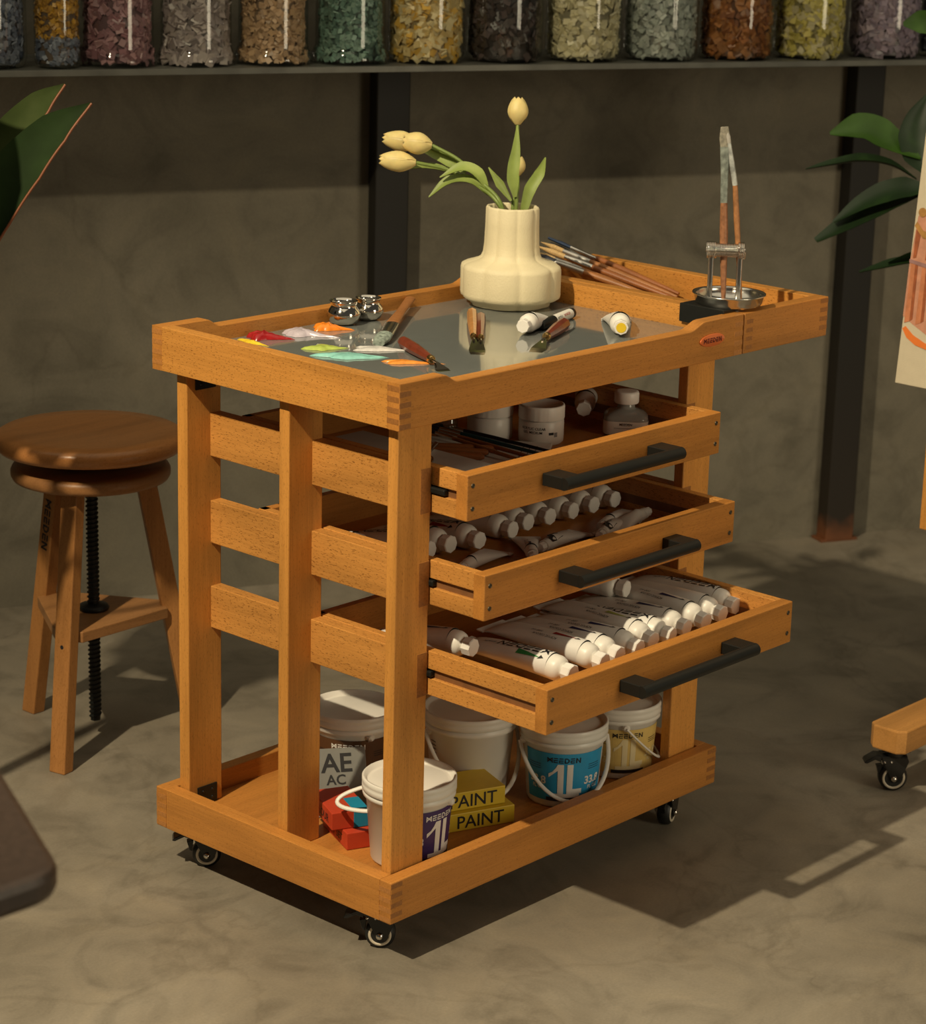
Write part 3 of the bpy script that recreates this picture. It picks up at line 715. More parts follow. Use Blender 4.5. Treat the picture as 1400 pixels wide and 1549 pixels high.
# tray tubes
paint_tube('white paint tube lying beside the black marker on the tray', (.494, .224, GZ + .0152), -1.15, None, False, .115, .0145, .02, group='paint tubes on the tray')
paint_tube('crumpled paint tube with a yellow cap face by front rail', (.602, .118, GZ + .0165), -.83, NAVY, False, .13, .016, .024, group='paint tubes on the tray', wcol=pm('yellow_cap_face', (.82, .56, .03), .4))
# marker
g = thing('paint_marker', 'white and black paint marker with dark cap', 'marker', (.548, .234, GZ + .0085), rot=(0, 0, .30))
A = Mx.Rotation(PI / 2, 4, 'Y')
MB().lathe([(.0066, 0), (.0078, .003), (.0082, .03), (.0086, .046)], 20, 0, A).build('cap', BLACK, g)
m = MB(); m.lathe([(.0076, .046), (.0080, .048), (.0080, .112)], 24, 0, A)
for (txt, x, cap, mi) in (('MARKER', .088, .0042, 1), ('acrylic', .06, .005, 2)):
    m.flat2d(text2d(txt, cap, .01, .001), lambda a, b, x=x: (x + a, -.00815 * math.cos(b / .008 + .6), .00815 * math.sin(b / .008 + .6)), mi)
m.build('barrel', [WHITE, REDP, INK], g)
MB().lathe([(.0081, .112), (.0083, .114), (.0080, .121), (.005, .1222), (0, .1222)], 24, 0, A).build('end_plug', BLACK, g)

# ------------------------------------------------------------------ brush washer and brushes on the side tray
g = thing('brush_washer', 'steel brush washer dish with coiled spring holder and black clip', 'brush washer', (.799, .062, ZT1 + .0006))
m = MB(); R = .0565
m.lathe([(R * .9, .005), (R * .94, .009), (R * .97, .018), (R * 1.03, .0205), (R * 1.03, .022), (R * .95, .0215), (R * .93, .018), (R * .9, .008), (0, .0075)], 64, cap=False); m.lathe([(R * .9, .005), (0, .005)], 64, cap=False); m.lathe([(R * .5, 0), (R * .5, .0052)], 32)
m.build('dish', STEEL, g)
u = V((.632, -.775, 0)); c0 = V((-.002, .010, 0)); zs = .088
for k, mat in ((-.022, 0), (.023, 0)):
    q = c0 + u * k; m = MB(); m.tube([q + V((0, 0, .003)), q + V((0, 0, zs))], .0042, 8, flat=.25, up=(u.y, -u.x, 0)); m.build('upright_strip', STEEL, g)
m = MB(); pts = []
for i in range(24 * 12 + 1):
    a = 2 * PI * i / 12; t = i / (24 * 12); q = c0 + u * (-.03 + .06 * t); rr = .0102 if .24 < t < .84 else .0126
    pts.append(q + V((0, 0, zs)) + V((0, 0, 1)) * (rr * math.sin(a)) + u.cross(V((0, 0, 1))) * (rr * math.cos(a)))
m.tube(pts, .0011, 6); m.build('spring', CHROME, g)
m = MB(); m.tube([c0 + u * -.031 + V((0, 0, zs)), c0 + u * .031 + V((0, 0, zs))], .0035, 10); m.build('spring_core', STEEL, g)
m = MB(); m.box(-.056, -.020, -.034, .052, .0006, .0046, .0006); m.box(-.0585, -.0555, -.034, .052, -.0245, .0046, .0006); m.build('clip', BLACK, g)
def brush(label, a, b, c, d, hm, bm, kind='round', r=.0045, group='loose brushes on the side tray', fmat=None, name='paint_brush'):
    """handle from a to b, ferrule b to c, hair c to d"""
    o = V(a); g = thing(name, label, 'brush', o, group=group); a, b, c, d = [V(p) - o for p in (a, b, c, d)]
    fl = 1. if kind == 'round' else .45; up = (.3, .25, 1) if abs((b - a).normalized().z) < .8 else (-.745, -.609, .2)
    up = V(up)
    MB().tube([a, a.lerp(b, .12), a.lerp(b, .7), b], [r * .5, r * .72, r * 1.15, r * .95], 12).build('handle', hm, g)
    MB().tube([b - (b - a).normalized() * .002, b.lerp(c, .5), c], [r, r * 1.02, r * (.8 if kind == 'round' else 1.35)], 14, flat=1. if kind == 'round' else .55, up=up).build('ferrule', fmat or STEEL, g)
    w = r * (.85 if kind == 'round' else 1.3)
    MB().tube([c, c.lerp(d, .45), d], [w, w * 1.15, w * (.12 if kind == 'round' else .8)], 12, flat=1. if kind == 'round' else .4, up=up).build('bristles', bm, g)
    return g
HAIRT = pm('tan_hair', (.5, .33, .14), .6, var=.2, scale=300.); HAIRD = pm('dark_hair', (.025, .03, .045), .6, var=.3, scale=300.); HAIRB = pm('blue_black_hair', (.02, .04, .09), .55)
FER = pm('pale_ferrule', (.5, .48, .45), .3, .8)
ZB = ZT0 + .0165
def lay(label, x0, y0, x1, y1, zl, hair, hm, kind='round', r=.0045, fr=.70, fmat=None):
    A_, B_ = V((x0, y0, ZB + zl)), V((x1, y1, .857 + zl)); k = B_ - A_
    brush(label, A_, A_ + k * fr, A_ + k * (fr + .19), B_, hm, hair, kind, r, fmat=fmat)
lay('brown brush with blue black hair, uppermost in the bundle', .962, .287, .930, .552, .015, HAIRB, BRW, 'flat', .0055, .63)
lay('brown brush with tan hair pointing left in the bundle', .951, .283, .888, .545, .007, HAIRT, BRW, 'round', .0055, .60)
lay('thin brown brush with dark tip at the back of the bundle', .970, .300, .952, .560, .009, HAIRD, BRW, 'round', .004, .70)
lay('brown brush nearest the vase in the bundle', .926, .268, .838, .520, .004, HAIRD, BRL, 'round', .005, .62, FER)
lay('light brown brush lying under the tan haired one', .938, .285, .868, .530, .0005, HAIRT, BRL, 'round', .005, .66, FER)
lay('dark brown brush lying second from the back of the bundle', .966, .293, .941, .556, .004, HAIRD, BRW, 'flat', .005, .66)
lay('brown brush lying third from the vase in the bundle', .932, .276, .853, .522, .001, HAIRD, BRW, 'round', .0055, .64, FER)
lay('pale brown brush lying between the tan haired and topmost brushes', .955, .285, .906, .55, .011, HAIRT, BRL, 'round', .005, .64, FER)
lay('reddish brown brush in the middle of the bundle', .958, .291, .914, .552, .001, HAIRD, BRW, 'flat', .005, .66)
# two standing brushes held by the spring
z_ = ZT1 + .004
PAINTY = pm('paint_stained_ferrule', (.23, .26, .23), .55, .2, var=.5, scale=90.); PAINTW = pm('paint_stained_wood', (.3, .13, .06), .5, var=.35, scale=120.)
brush('tall flat brush with paint stained ferrule standing in the washer', (.802, .0745, z_), (.7985, .0815, 1.005), (.797, .084, 1.092), (.7955, .086, 1.123), PAINTW, pm('grey_clumped_hair', (.26, .24, .19), .7, var=.35, scale=160.), 'flat', .0058, 'brushes standing in the washer', PAINTY)
brush('slim round brush with pale stained neck standing in the washer', (.819, .053, z_), (.808, .069, 1.035), (.8005, .0795, 1.098), (.7975, .0838, 1.121), pm('orange_stained_wood', (.36, .16, .06), .5, var=.3, scale=120.), pm('white_stiff_hair', (.4, .38, .34), .6), 'round', .0042, 'brushes standing in the washer', pm('white_stained_ferrule', (.42, .44, .42), .5, .2, var=.4, scale=90.))

# ------------------------------------------------------------------ drawer 1
F1 = DZ[0] + .0126
g = thing('gel_medium_jar', 'white screw top jar of clear acrylic medium in top drawer', 'jar', (.468, .157, F1), group='plastic jars in the top drawer')
def medium_jar(g, text):
    MB().lathe([(.031, 0), (.034, .003), (.0345, .01), (.0345, .034), (.031, .038)], 48).build('body', WHITE, g)
    m = MB(); S = 96
    m.lathe([(.0352, .038), (.0352, .056), (.0345, .0585), (.032, .0595), (.0315, .0585), (0, .0585)], S, rfun=lambda a, z: 1 - .014 * (1 if int(a / (2 * PI) * S) % 2 else 0) * (1 if .037 < z < .057 else 0), cap=False); m.build('lid', WHITE, g)
    if text:
        m = MB(); a0 = math.atan2(-.609, -.745)
        def fn(a, b): t = a0 + a / .0347; return (.0348 * math.cos(t), .0348 * math.sin(t), .02 + b)
        m.flat2d(moved(text2d('ACRYLIC CLEAR', .0038, .006, .002), -.012, .0065), fn, 0); m.flat2d(moved(text2d('GEL MEDIUM', .0038, .006, .002), -.013, .0005), fn, 0)
        m.flat2d(rect2d(.008, .004, .017, -.001, .002), fn, 0); m.flat2d(rect2d(.006, .007, .025, -.003, .002), fn, 1); m.build('label_print', [INK, pm('grey_print', (.25, .25, .25), .5)], g)
medium_jar(g, True)
g = thing('gel_medium_jar', 'plain white screw top jar behind the clear medium jar', 'jar', (.425, .223, F1), group='plastic jars in the top drawer'); medium_jar(g, False)
g = thing('medium_bottle', 'square shouldered bottle with white cap and label in top drawer', 'bottle', (.612, .109, F1), rz=.685)
m = MB()
def sq(s, h): return [(s, h)]
def rsq(a, z):   # rounded square section, fading to round above the shoulder
    k = max(0., min(1., (.040 - z) / .008)); c = (abs(math.cos(a)) ** 5 + abs(math.sin(a)) ** 5) ** -.2; return 1 + k * (c - 1)
m.lathe([(.032, 0), (.0345, .002), (.0345, .0255), (.0335, .0285), (.027, .033), (.016, .0375), (.0135, .040), (.013, .047)], 64, 0, None, True, rsq); m.build('body', pm('cloudy_bottle', (.5, .5, .46), .15, trans=.35), g)
m = MB(); m.lathe([(.0349, .003), (.0349, .0235)], 64, 0, None, True, rsq, cap=False)
aL = -PI / 2
def fnl(a, b): return (-.0353, -a, .0145 + b)
m.flat2d(moved(text2d('MEEDEN', .0036, .01), 0, .005), fnl, 1); m.flat2d(rect2d(.036, .0005, 0, -.001), fnl, 1); m.build('label', [WHITE, INK], g)
MB().lathe([(.0185, .047), (.0192, .049), (.0192, .062), (.018, .065), (.014, .0655), (0, .0655)], 48, rfun=lambda a, z: 1 - .01 * (int(a / (2 * PI) * 48) % 2), cap=False).build('cap', CAPW, g)
paint_tube('white paint tube lying behind the square bottle in top drawer', (.585, .172, F1 + .028), 2.2 - PI, None, False, .12, .0165, .024, .15, group='paint tubes in the top drawer')
# flat goods in drawer 1
m = MB(); m.box(-.085, .085, -.12, .12, 0, .006, .001); 
for yy in (-.10, -.09, -.08): m.flat2d(rect2d(.12, .0012, 0, yy), lambda a, b: (a, b, .0062), 1)
m.flat2d(moved(text2d('Sketch', .018, .004), .02, .0), lambda a, b: (a, b, .0062), 1)
o = m.build('sketch_pad', [pm('grey_paper', (.72, .69, .63), .6), INK], None, (.315, .17, F1 + .0002)); o.rotation_euler.z = .62; tag(o, 'pale sketch pad lying flat in the top drawer', 'sketch pad')
for k, (x, y, an, lab) in enumerate(((.262, .165, 2.18, 'wood handled tool in top drawer beside the front post'), (.285, .178, 2.2, 'second wood handled tool along the top drawer pad'), (.308, .182, 2.24, 'third wood handled tool, furthest from the post'))):
    g = thing('modelling_tool', lab, 'tool', (x, y, F1 + .0125), rz=an, group='wooden tools in the top drawer')
    MB().tube([(-.06, 0, 0), (-.055, 0, 0), (0, 0, 0), (.055, 0, 0), (.06, 0, 0)], [.003, .0052, .0058, .0052, .0035], 12).build('handle', BRW, g)
    MB().tube([(.058, 0, 0), (.085, 0, -.001)], [.0035, .002], 8).build('ferrule', STEEL, g)
for k, (x0, y0, x1, y1, mt, lab) in enumerate(((.340, .275, .345, .02, BRW, 'slim dark brush lying across the top drawer, nearest its front edge'), (.352, .285, .372, .03, pm('teal_black_lacquer', (.012, .06, .07), .25), 'teal black handled brush lying across the top drawer'),
        (.330, .268, .318, .03, BRL, 'light brown brush lying across the top drawer'), (.366, .29, .396, .05, pm('dark_lacquer', (.012, .012, .014), .25), 'black handled brush lying by the medium jar'))):
    A_, B_ = V((x0, y0, F1 + .020)), V((x1, y1, F1 + .012)); k_ = A_ - B_
    brush(lab, B_, B_ + k_ * .75, B_ + k_ * .9, A_, mt, HAIRD, 'round', .0031, 'brushes across the top drawer')
m = MB(); m.tube([(.03 * math.cos(2 * PI * i / 40), .016 * math.sin(2 * PI * i / 40), 0) for i in range(41)], .0026, 8)
m.tube([(.03, 0, 0), (.09, .004, 0), (.1, .004, 0)], [.0026, .004, .004], 10)
o = m.build('wire_loop_tool', STEEL, None, (.145, .10, F1 + .036)); o.rotation_euler = (0, 0, .5); tag(o, 'steel loop tool seen through side gap under the tray', 'tool')
m = MB(); m.box(-.055, .055, -.13, .13, 0, .032, .002); o = m.build('paper_packet', pm('grey_packet', (.5, .47, .43), .6), None, (.166, .16, F1 + .0003)); o.rotation_euler.z = .0; tag(o, 'grey paper packet at the left of the top drawer', 'packet')
g = thing('glass_bottle', 'small clear bottle just visible under the tray front rail', 'bottle', (.372, .262, F1)); MB().lathe([(.014, 0), (.016, .002), (.016, .035), (.009, .042), (.009, .05)], 24).build('body', glass('clear_bottle', (.8, .84, .8)), g); MB().lathe([(.0105, .048), (.0105, .06)], 20).build('cap', BLACK, g)

# ------------------------------------------------------------------ drawer 2: a row of tubes and flattened tubes in front
F2 = DZ[1] + .0126
order = ['first', 'second', 'third', 'fourth', 'fifth', 'sixth', 'seventh', 'eighth', 'ninth', 'tenth', 'eleventh']
xs2 = (.2122, .2482, .2945, .3795 - .012, .4327 - .012, .47, .5201, .5754, .6233)
for k, (x, y, yw) in enumerate(((.207, .134, .05), (.2485, .1326, .02), (.2945, .1177, -.05), (.3725, .122, .06), (.4200, .1334, 0), (.4680, .1314, -.04), (.5190, .1282, .03), (.5690, .1288, 0), (.6185, .1269, -.02))):
    paint_tube(f'white capped paint tube in middle drawer row, {order[k]} from the front post', (x, y, F2 + .0188), yw, [None, NAVY, REDP][k % 3], k % 2 == 0, group='row of paint tubes in the middle drawer')
flats = ((.188, .058, -1.25, None, 'pale flat paint tube at the left end of the middle drawer front'), (.300, .018, -.75, NAVY, 'flat paint tube with navy wedge behind middle drawer front'), (.352, .052, -1.35, INK, 'flat paint tube with black print in mid front of middle drawer'),
         (.458, .026, -1.2, INK, 'flat paint tube half under the black printed one'), (.505, .064, -1.3, REDP, 'flat paint tube with red wedge towards the right end'), (.62, .062, 1.75, None, 'pale flat paint tube at the right end of the middle drawer'))
for k, (x, y, yw, wd, lab) in enumerate(flats):
    paint_tube(lab, (x, y, F2 + .0105 + (.003 if k % 2 else 0)), yw, wd, False, .125, .0098, .024, group='flat paint tubes at the middle drawer front', block=(k in (2, 3)))
o = paint_tube('paint tube with red wedge seen through the side gap', (.146, .19, F2 + .0188), .06, REDP, True, group='paint tubes in the middle drawer corner')

# ------------------------------------------------------------------ drawer 3: crowded tubes
F3 = DZ[2] + .0126
row = ((.6325, -.108, 0, .0, None, True, 'with black block print nearest the right drawer side'), (.585, -.118, .03, .0, None, False, 'plain with soft creases, second from the right drawer side'), (.538, -.122, -.04, .0, NAVY, False, 'navy wedge, third from right drawer side'),
       (.494, -.120, .05, .0, NAVY, False, 'navy wedge, fourth from right drawer side'), (.449, -.128, .16, 0, ORNG, False, 'logo and orange wedge, beside the olive one'), (.412, -.122, -.02, .0, OLIVE, False, 'olive wedge, grey creased neck'),
       (.370, -.130, .06, .0, NAVY, False, 'bright cap, with navy wedge near the middle'), (.326, -.129, .02, .0, NAVY, False, 'large navy wedge, left of the middle'), (.287, -.133, .05, .0, REDP, False, 'red wedge, second from the left drawer side'), (.2175, -.134, .04, .0, GREENP, False, 'logo and green wedge, nearest left drawer side'))
lg = {4, 9}
for k, (x, y, yw, dz, wd, blk, lab) in enumerate(row):
    paint_tube('white paint tube in bottom drawer, ' + lab, (x, y, F3 + .0285 + dz), yw, wd, k in lg or blk, Lt=.2, wmax=.030, pitch=.07 + .022 * (k % 3), block=blk)
paint_tube('white paint tube lying on top of the bottom drawer pile', (.508, .008, F3 + .056), .2, None, False, pitch=.03)
paint_tube('white paint tube at left rear of bottom drawer, cap outward', (.162, .004, F3 + .0455), .10, NAVY, False, pitch=.02)

# ------------------------------------------------------------------ bottom shelf: buckets and boxes
ZF = .1014
TXT = {}
def bucket(label, x, y, body, lab_col, lab_ang, ear_ang, hdir, sc=1., ink=INKW, plain=False, logo_ink=None, group='one litre paint buckets'):
    g = thing('paint_bucket', label, 'bucket', (x, y, ZF), group=group)
    r0, r1, H = .0535 * sc, .0625 * sc, .118 * sc
    rz_ = lambda z: r0 + (r1 - r0) * z / H
    m = MB(); m.lathe([(r0 * .9, 0), (r0 * .97, .001), (r0, .004), (rz_(H * .82), H * .82), (r1 + .0035, H * .84), (r1 + .0035, H * .88), (r1 + .001, H * .9), (r1, H)], 64); m.build('pail', body, g)
    m = MB(); R = r1 + .0045
    m.lathe([(R - .0015, H - .012), (R, H - .011), (R, H - .004), (R - .001, H - .002), (R, H), (R, H + .006), (R - .0015, H + .0075), (R - .004, H + .007), (R - .006, H + .001), (R - .010, H - .0005), (R - .016, H + .0015), (0, H + .0025)], 64, cap=False); m.build('lid', body, g)
    # bail handle
    er = Mx.Rotation(ear_ang, 3, 'Z') @ V((1, 0, 0)); hd = V(hdir); hdrop = hd.length; hd.normalize(); ze = H * .80; Rr = rz_(ze) + .0075
    pts = [er * (Rr * math.cos(t)) + hd * (hdrop * math.sin(t)) + V((0, 0, ze)) for t in [PI * k / 28 for k in range(29)]]
    m = MB(); m.tube(pts, .0034, 8, flat=.55, up=(hd.cross(er))); 
    for s_ in (-1, 1): m.lathe([(.006, -.002), (.006, .004), (.004, .006)], 14, 0, Mx.Translation(er * (s_ * (rz_(ze) + .001)) + V((0, 0, ze))) @ (er * s_).to_track_quat('Z', 'Y').to_matrix().to_4x4())
    m.build('handle', body, g)
    if plain:
        m = MB(); 
        def fn(a, b): z = H * .55 + b; t = lab_ang + a / rz_(z); return ((rz_(z) + .0006) * math.cos(t), (rz_(z) + .0006) * math.sin(t), z)
        for k in range(5): m.flat2d(rect2d(.014, .0012, 0, .02 - k * .006, .004), fn, 0)
        m.build('label_print', [INK], g); return g
    m = MB(); z0, z1 = H * .1, H * .76; half = 1.18
    def fn(a, b, off=.0006): z = (z0 + z1) / 2 + b; rr = rz_(z); t = lab_ang + a / .058 / sc; return ((rr + off) * math.cos(t), (rr + off) * math.sin(t), z)
    wv = half * .058 * sc * 2; hh = z1 - z0
    m.flat2d(rect2d(wv, hh, 0, 0, .004), lambda a, b: fn(a, b, .0005), 0)
    top = lambda a, b: fn(a, b, .0010)
    s1 = sc
    m.flat2d(moved(logo2d(.0082 * s1, .003), -.003 * s1, hh / 2 - .0105 * s1), top, 2 if logo_ink else 1)
    big = [[(-.012, .022), (-.003, .022), (-.003, -.026), (-.012, -.026)], [(-.026, .006), (-.026, -.0005), (-.012, .012), (-.012, .022), (-.015, .016), (-.02, .0095)], [(.002, .022), (.011, .022), (.011, -.026), (.002, -.026)], [(.011, -.018), (.026, -.018), (.026, -.026), (.011, -.026)]]
    for q in big: m.flat2d(cut2d(([(a * s1, b * s1) for a, b in q], [list(range(len(q)))]), .003), top, 1)
    m.flat2d(rect2d(.046 * s1, .0062 * s1, 0, -.0292 * s1, .003), top, 1)
    for xx in (-.05, .047):
        m.flat2d(moved(text2d('33.8', .012 * s1, .03, .003), xx * s1 + (.005 if xx < 0 else -.002), -.006 * s1), top, 1); m.flat2d(moved(text2d('FL OZ', .0055 * s1, .02, .003), xx * s1 + (.006 if xx < 0 else .001), -.018 * s1), top, 1)
        for k in range(3): m.flat2d(rect2d(.022 * s1, .0009, xx * s1, (.012 + .0035 * k) * s1, .004), top, 3)
    m.flat2d(rect2d(.06 * s1, .006 * s1, 0, -hh / 2 + .0035, .004), top, 3)
    m.build('label', [lab_col, ink, logo_ink or ink, INK], g)
    return g
cam_ang = math.atan2(-.609, -.745)
bucket('white paint bucket with purple label behind the front post', .136, .099, WHITE, pm('purple_label', (.045, .02, .11), .45), cam_ang + .98, 1.95, (-.052, .064, -.028), 1.03)
bucket('white lidded paint bucket with brown label at the back', .277, .357, WHITE, pm('brown_label', (.10, .045, .02), .45), cam_ang + .02, 1.2, (.016, .074, -.05), 1.04)
bucket('large plain white paint bucket behind the yellow boxes', .388, .212, WHITE, None, cam_ang - .95, -.417, (-.034, -.076, -.092), 1.12, plain=True)
bucket('white paint bucket with sky blue label behind the front rail', .472, .092, pm('cool_white_plastic', (.72, .71, .67), .35, var=.02), pm('blue_label', (.02, .29, .56), .45), cam_ang + .1, -.593, (-.042, -.063, -.078), 1.03, logo_ink=INK)
bucket('white paint bucket with pale yellow label beside the right post', .624, .102, WHITE, pm('straw_label', (.72, .52, .17), .45), cam_ang + .28, cam_ang + .15, (.044, -.046, -.066), .97, ink=pm('cream_print', (.8, .68, .4), .5), logo_ink=INK)
def carton(label, name, loc, rz, dims, col, rot=None, texts=(), group=None, extra=None):
    lx, ly, lz = dims; m = MB(); m.box(0, lx, 0, ly, 0, lz, .0012)
    mats = [col, INK]
    for txt, cap, cx, cy, face, mi in texts:
        fn = {'front': lambda a, b: (cx + a, -.0004, cy + b), 'left': lambda a, b: (-.0004, cx - a, cy + b), 'top': lambda a, b: (cx + a, cy + b, lz + .0004)}[face]
        m.flat2d(text2d(txt, cap, .008), fn, mi)
    if extra: mats += extra(m)
    o = m.build(name, mats, None, loc); o.rotation_euler = rot or (0, 0, rz); tag(o, label, 'box', group); return o
YEL = pm('yellow_card', (.66, .47, .025), .5, var=.04); RED = pm('red_card', (.52, .055, .02), .5, var=.06); GREY = pm('grey_card', (.19, .19, .175), .5, var=.05)
ry = -.375
for k, (bx, by, bz, lab) in enumerate(((.187, .134, ZF, 'yellow paint box at the bottom of the pair'), (.1835, .146, ZF + .0292, 'yellow paint box stacked on the other yellow box'))):
    carton(lab, 'paint_box', (bx, by, bz), ry, (.165 - .004 * k, .078, .0285), YEL, texts=(('PAINT', .0195, .108, .0142, 'front', 1),), group='yellow paint boxes')
carton('red paint box flat on the trolley base', 'paint_box', (.0862, .1755, ZF), 1.165 - PI / 2, (.05, .10, .0265), RED, texts=(('PAINT SET', .011, .055, .013, 'left', 1),), group='red paint boxes')
def bluebit(m):
    m.box(.034, .058, -.0006, .05, .0005, .0272, .0004, 2); return [pm('blue_card', (.01, .25, .42), .5)]
carton('red and blue paint box lying on the red box', 'paint_box', (.0775, .1985, ZF + .0269), 1.13 - PI / 2, (.0575, .095, .027), RED, texts=(('COLOUR', .012, .05, .013, 'left', 1),), group='red paint boxes', extra=bluebit)
# grey box leaning on the brown bucket
m = MB(); m.box(-.048, .066, 0, .022, 0, .105, .0012)
for txt, cap, cx, cz in (('AE', .028, .020, .082), ('AC', .015, .018, .056), ('12', .014, .006, .036)):
    m.flat2d(text2d(txt, cap, .02), lambda a, b: (cx + a, -.0004, cz + b), 1)
for k in range(3): m.flat2d(rect2d(.05, .0012, -.02, .022 - k * .004), lambda a, b: (a, -.0004, b), 1)
o = m.build('paint_box', [GREY, INK], None, (.150, .284, ZF + .001)); o.rotation_euler = Mx.Rotation(-.62, 3, 'Z').to_4x4().to_euler(); o.rotation_euler = (-.56, 0, -.62); tag(o, 'grey box with large black lettering leaning on the brown labelled bucket', 'box')

# ------------------------------------------------------------------ stool
g = thing('wooden_stool', 'round adjustable wooden stool with black screw spindle', 'stool', (.281, .998, 0))
STW = wood('x', (.47, .20, .062), tag='_seat', fleck=.25, rough=.3); STL = wood('z', (.40, .18, .055), tag='_stoolleg', fleck=.3)
m = MB(); m.lathe([(0, .517), (.135, .517), (.152, .521), (.1585, .529), (.159, .537), (.156, .545), (.149, .549), (.12, .5495), (.06, .546), (0, .545)], 80, cap=False); m.build('seat', STW, g)
m = MB(); m.lathe([(0, .467), (.122, .467), (.130, .470), (.133, .476), (.133, .484), (.130, .490), (.122, .493), (0, .493)], 72, cap=False); m.build('under_disc', wood('x', (.3, .14, .05), tag='_disc', fleck=.2), g)
MB().lathe([(.045, .493), (.045, .517)], 32).build('swivel_plate', BLACK, g)
feet = [V((-.146, -.091, 0)), V((-.003, .172, 0)), V((.153, -.083, 0))]
tops = [V((-.075, -.047, .469)), V((-.0015, .088, .469)), V((.079, -.043, .469))]
for k, (a, b) in enumerate(zip(feet, tops)):
    d = (b - a); rad = V((a.x, a.y, 0)).normalized(); tan = V((-rad.y, rad.x, 0)); m = MB(); hw, hd = (.0165, .0115) if k == 0 else (.0125, .0165)
    if k == 0: rad = Mx.Rotation(-.36, 3, 'Z') @ rad; tan = V((-rad.y, rad.x, 0))
    q = lambda p, s_, t: p + tan * (s_ * hw) + rad * (t * hd)
    vs = [q(a, -1, -1), q(a, 1, -1), q(a, 1, 1), q(a, -1, 1), q(b, -1, -1), q(b, 1, -1), q(b, 1, 1), q(b, -1, 1)]
    bm = bmesh.new(); bv = [bm.verts.new(p) for p in vs]
    for f in ([3, 2, 1, 0], [4, 5, 6, 7], [0, 1, 5, 4], [1, 2, 6, 5], [2, 3, 7, 6], [3, 0, 4, 7]): bm.faces.new([bv[i] for i in f])
    bmesh.ops.recalc_face_normals(bm, faces=bm.faces[:]); bmesh.ops.bevel(bm, geom=bm.edges[:], offset=.002, segments=2, profile=.5, affect='EDGES'); m.bm(bm)
    dn = d.normalized()
    if k == 1:     # the name burnt into the side of this leg, running down it
        face = -tan if (-tan).dot(V((-.77, -.63, 0))) > tan.dot(V((-.77, -.63, 0))) else tan
        c = a.lerp(b, .775) + face * (hw + .0004); vdir = face.cross(dn) * -1
        m.flat2d(logo2d(.0155, th=.22), lambda s_, t: c - dn * s_ + face.cross(-dn) * t, 1)
    if k == 0:
        hc = a.lerp(b, .45) + rad * (hd + .0003); ml = [hc + tan * (.0035 * math.cos(2 * PI * i / 16)) + dn * (.0035 * math.sin(2 * PI * i / 16)) for i in range(16)]
        m.add(ml, [list(range(16))], 1)
    m.build('leg', [STL, INK], g)
m = MB()
for k in range(3):
    a = feet[k].lerp(tops[k], .42); b = feet[(k + 1) % 3].lerp(tops[(k + 1) % 3], .42)
tri = [(feet[k].lerp(tops[k], .48).x * .92, feet[k].lerp(tops[k], .48).y * .92) for k in (0, 2, 1)]
def cutri(tri, w=.024):
    out = []
    for k in range(3):
        p = V(tri[k]).to_2d() if False else V((tri[k][0], tri[k][1])); t = V((-p.y, p.x)).normalized() * w; out += [tuple(p - t), tuple(p + t)]
    return out
m.prism(cutri(tri), .213, .232, 'xy', .0015); m.build('spreader', wood('x', (.33, .16, .06), tag='_spread', fleck=.3), g)
m = MB(); pts = []
m.lathe([(.0085, .03), (.0085, .456)], 16)
for i in range(52 * 10 + 1): a = 2 * PI * i / 10; pts.append((.0088 * math.cos(a), .0088 * math.sin(a), .034 + .42 * i / 520))
m.tube(pts, .0024, 5); m.lathe([(.024, .232), (.027, .236), (.024, .241), (.012, .244)], 28); m.build('screw_spindle', BLACK, g)

# ------------------------------------------------------------------ easel at the right
g = thing('studio_easel', 'beech studio easel on casters standing at the right', 'easel', (0, 0, 0))
EW = wood('x', (.52, .255, .075), tag='_easel', fleck=.2, rough=.3)
def foot(y0, y1, nm='foot'):
    m = MB(); c = .012
    m.prism([(1.048 + c, y0), (1.75, y0), (1.75, y1), (1.048 + c, y1), (1.048, y1 - c), (1.048, y0 + c)], .079, .121, 'xy', .003); f = m.build(nm, EW, g)
    return f
foot(-.168, -.097); foot(-.745, -.675)
caster_parts(g, 1.083, -.131, .078, AF + .1, .0245); caster_parts(g, 1.083, -.71, .078, AF, .0245); caster_parts(g, 1.70, -.131, .078, AF, .0245); caster_parts(g, 1.70, -.71, .078, AF, .0245)
MB().box(1.42, 1.47, -.675, -.168, .079, .121, .002).build('crossbar', WY, g)
MB().box(1.425, 1.465, -.5, -.44, .121, 1.4, .002).build('upright', WZ, g); MB().box(1.425, 1.465, -.34, -.28, .121, 1.4, .002).build('upright', WZ, g)
MB().box(1.25, 1.275, -.125, -.043, .412, .70, .002).build('mast', WZ, g)
MB().box(1.225, 1.43, -.52, -.05, .66, .6705, .001).build('canvas_ledge', WX, g)
MB().box(1.262, 1.43, -.52, -.05, .60, .62, .001).build('mast_bracket', WX, g)
